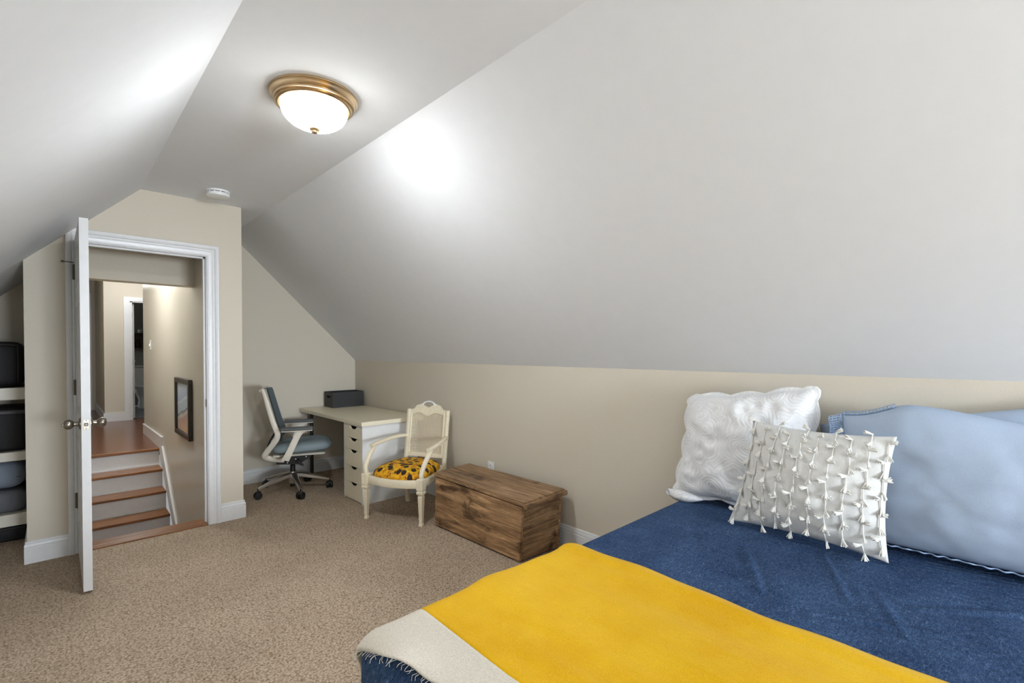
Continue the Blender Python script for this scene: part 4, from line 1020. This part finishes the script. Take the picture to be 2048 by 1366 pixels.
def build_cloth(name, xa, xb, m, nu, nv, off, lift=None):
    bm = NB(); grid(bm, cloth(xa, xb, off, lift), nu, nv)
    bmesh.ops.recalc_face_normals(bm, faces=bm.faces[:])
    if sum(f.normal.z for f in bm.faces) < 0: bmesh.ops.reverse_faces(bm, faces=bm.faces[:])
    o = part(name, bm, m, tb, True)
    md = o.modifiers.new('thickness', 'SOLIDIFY'); md.thickness = 0.005; md.offset = 0.0
    return o
def curl(x, y, u, p):
    k = math.exp(-((y-1.06)/0.09)**2)*(1-u)**2
    p.z += 0.030*k; p.x -= 0.012*k; return p
build_cloth('body', x_bd, x_in, 'yellow', 60, 150, 0.012)
build_cloth('border', x_hem, x_bd, 'blanket_white', 22, 150, 0.013, curl)
bm = NB(); fc = cloth(x_hem, x_bd, 0.013, curl)
for k in range(190):
    v = 0.05 + 0.93*k/190 + random.uniform(-0.002, 0.002); p = fc(0.0, v) - V(0, 0, 0.003); q = p
    d1 = V(-random.uniform(0.004, 0.011), random.uniform(-0.008, 0.008), -random.uniform(0.0, 0.006)); d2 = d1 + V(-random.uniform(0.0, 0.006), random.uniform(-0.008, 0.008), -random.uniform(0.002, 0.008))
    tube(bm, [p+V(0.003, 0, 0), p+d1, p+d2], 0.0005, 4, False)
fh = part('frayed_hem', bm, 'blanket_white', tb); fh['kind'] = 'stuff'

# ---------------------------------------------------------------- pillows
def pillow(name, label, m, *a, **k):
    bm, P, N, U, Vv = pillow_mesh(*a, **k)
    o = obj(name, bm, m, None, True); tag(o, label, 'pillow'); return o, P, N, U, Vv
ZB = BZ_T + 0.004
# hidden-behind pillow, flat against the wall
p4, P4, *_ = pillow('bed_pillow', 'pale blue pillow at the back, flat against the wall behind the large one', 'blue_pillow',
    (2.480, 0.60, 1.00), (2.480, -0.40, 1.215), (2.465, 0.57, ZB), (2.465, -0.40, ZB), 0.045, back=0.5, seed=4, wr=0.004)
def sham_post(u, v, s, r):
    # the four corners stand up in rounded ears
    c = max(0, abs(u)-0.80)/0.20*max(0, abs(v)-0.80)/0.20
    return r + V(0, 0.022*c*(1 if u > 0 else -1), -0.030*c*(1 if v > 0 else -1))
def blue_post(u, v, s, r):
    k = max(0, v)**2
    r = r + V(0, 0, 0.062*k*math.exp(-((u+0.52)/(0.24 if u < -0.52 else 0.62))**2))
    return r
p1, P1, N1, U1, V1 = pillow('euro_sham', 'white quilted square pillow with scalloped edge leaning on the wall', 'quilt_white',
    (2.425, 1.200, 1.108), (2.420, 0.572, 1.190), (2.350, 1.245, ZB+0.008), (2.340, 0.56, ZB+0.010), 0.105, back=0.35, seed=2, wr=0.010, pinch=0.085, flange=0.07, scallop=4, nu=72, nv=72, post=sham_post)
p3, P3, N3, U3, V3 = pillow('bed_pillow', 'large pale blue pillow with lace corner leaning at the right end of the bed', 'blue_pillow',
    (2.385, 0.500, 1.066), (2.385, -0.46, 1.060), (2.350, 0.50, ZB+0.01), (2.350, -0.46, ZB+0.01), 0.125, back=0.30, seed=9, wr=0.0035, pinch=0.035, power=0.36, nu=56, nv=44, post=blue_post)
p2, P2, N2, U2, V2 = pillow('tassel_cushion', 'off-white cushion covered in knotted tassels in front of the quilted pillow', 'tassel_cloth',
    (2.250, 0.800, 1.018), (2.190, 0.288, 1.020), (2.165, 0.868, ZB+0.014), (2.135, 0.300, ZB+0.012), 0.085, back=0.35, seed=5, wr=0.006, pinch=0.075, power=0.70, nu=56, nv=56)
# tassels: one cord with a tuft at each end, three lengths shared by all
def tassel_mesh(L, flop):
    bm = NB(); rnd = random.Random(int(L*1000)+int(flop*10))
    tube(bm, [(0, L/2, 0.004), (0.001, L*0.2, 0.005), (0.0, -L*0.2, 0.005), (0, -L/2, 0.004)], 0.0021, 6)
    for e, dr_ in ((L/2, V(flop, 0.15, 0.35)), (-L/2, V(0.15*flop, -1.0, 0.22))):
        c = V(0, e, 0.004)
        tube(bm, [c - dr_.normalized()*0.003, c + dr_.normalized()*0.005], [0.0035, 0.0042], 8)
        for i in range(15):
            d = (dr_.normalized() + V(rnd.uniform(-.36, .36), rnd.uniform(-.36, .36), rnd.uniform(-.12, .36))).normalized()*rnd.uniform(0.022, 0.029)
            tube(bm, [c, c + d*0.55 + V(0, 0, 0.0015), c + d], [0.0029, 0.0026, 0.0016], 5)
    me = bpy.data.meshes.new('tassel'); bm.to_mesh(me); bm.free(); me.materials.append(M['tassel']); return me
tm = [tassel_mesh(L, f) for L, f in ((0.036, -1.0), (0.043, 0.8), (0.039, -0.7), (0.045, 1.0))]
def on_pillow(P, u, v):
    e = 0.01; p = P(u, v, 1); du = P(u+e, v, 1)-P(u-e, v, 1); dv = P(u, v+e, 1)-P(u, v-e, 1)
    n = du.cross(dv).normalized(); y = dv.normalized(); x = y.cross(n).normalized()
    return p, x, y, n
cnt = 0
for c in range(10):
    for r in range(7):
        u = -0.94 + 1.88*c/9 + random.uniform(-.02, .02); v = 0.94 - 0.30*r - (0.15 if c % 2 else 0) + random.uniform(-.03, .03)
        if v < -0.97: continue
        p, x, y, n = on_pillow(P2, u, v)
        ang = R(6) + random.uniform(-0.10, 0.10)
        x2 = x*math.cos(ang) + y*math.sin(ang); y2 = -x*math.sin(ang) + y*math.cos(ang)
        o = bpy.data.objects.new('tassel', tm[cnt*7 % 4]); C.objects.link(o); o.parent = p2
        o.matrix_local = Matrix(((x2.x, y2.x, n.x, p.x), (x2.y, y2.y, n.y, p.y), (x2.z, y2.z, n.z, p.z), (0, 0, 0, 1))); cnt += 1
# lace along the left top corner of the big blue pillow and crinkled trim along its bottom edge
bm = NB()
def lace(path, rows):
    for k in range(len(path)-1):
        a, b, out = path[k][0], path[k+1][0], path[k][1]
        for j in range(rows):
            c = (a+b)/2 + out*(0.009 + 0.0145*j); t = (b-a).normalized(); o2 = out.normalized()
            pts = [c + t*0.0075*math.cos(q) + o2*0.0075*math.sin(q) for q in [2*math.pi*i/10 for i in range(11)]]
            tube(bm, pts, 0.0015, 5, False)
        tube(bm, [a, b], 0.003, 6)
pth = []
for k in range(15):
    v = 0.99 - 0.52*k/14; p = P3(-0.995, v, 1); w_ = math.sin(k*0.9)*0.006
    pth.append((p + N3*(0.006+w_), (-U3*0.75 + N3*0.45 + V(0, 0, -0.25)).normalized()))
lace(pth, 3)
pth = []
for k in range(16):
    u = -0.985 + 0.36*k/15; p = P3(u, 0.995, 1); pth.append((p + N3*0.004, (V3*0.5 - N3*0.5).normalized()))
lace(pth, 1)
o = obj('lace_trim', bm, 'blue_lace', p3, True); o['label'] = 'crocheted blue lace edging'
bm = NB(); pts = []
for k in range(110):
    u = -0.9 + 1.7*k/109; p = P3(u, -0.985, 1) + N3*(0.030 + 0.006*math.sin(k*1.1)) + V(0, 0, 0.002 + 0.003*math.sin(k*0.7)**2); p.z = max(p.z, BZ_T+0.006); pts.append(p)
tube(bm, pts, 0.0028, 6); obj('bottom_trim', bm, 'blue_lace', p3, True)
# tucked corner of the quilted sham lying on the bed
bm = NB()
def ear(u, v):
    a = u; w_ = 0.035*math.sin(math.pi*min(1, 0.18+0.8*a))
    b = math.pi*2*v
    c = V(2.335 + 0.02*a - 0.02*math.sin(a*3), 1.255 - 0.19*a, BZ_T + 0.026 - 0.004*a)
    return c + V(math.cos(b)*w_*0.8, 0.02*math.cos(b)*(1-a), math.sin(b)*w_*0.75*(1+0.12*math.sin(9*b)))
grid(bm, ear, 16, 20); bmesh.ops.remove_doubles(bm, verts=bm.verts[:], dist=0.0005)
obj('scalloped_flap', bm, 'quilt_white', p1, True)
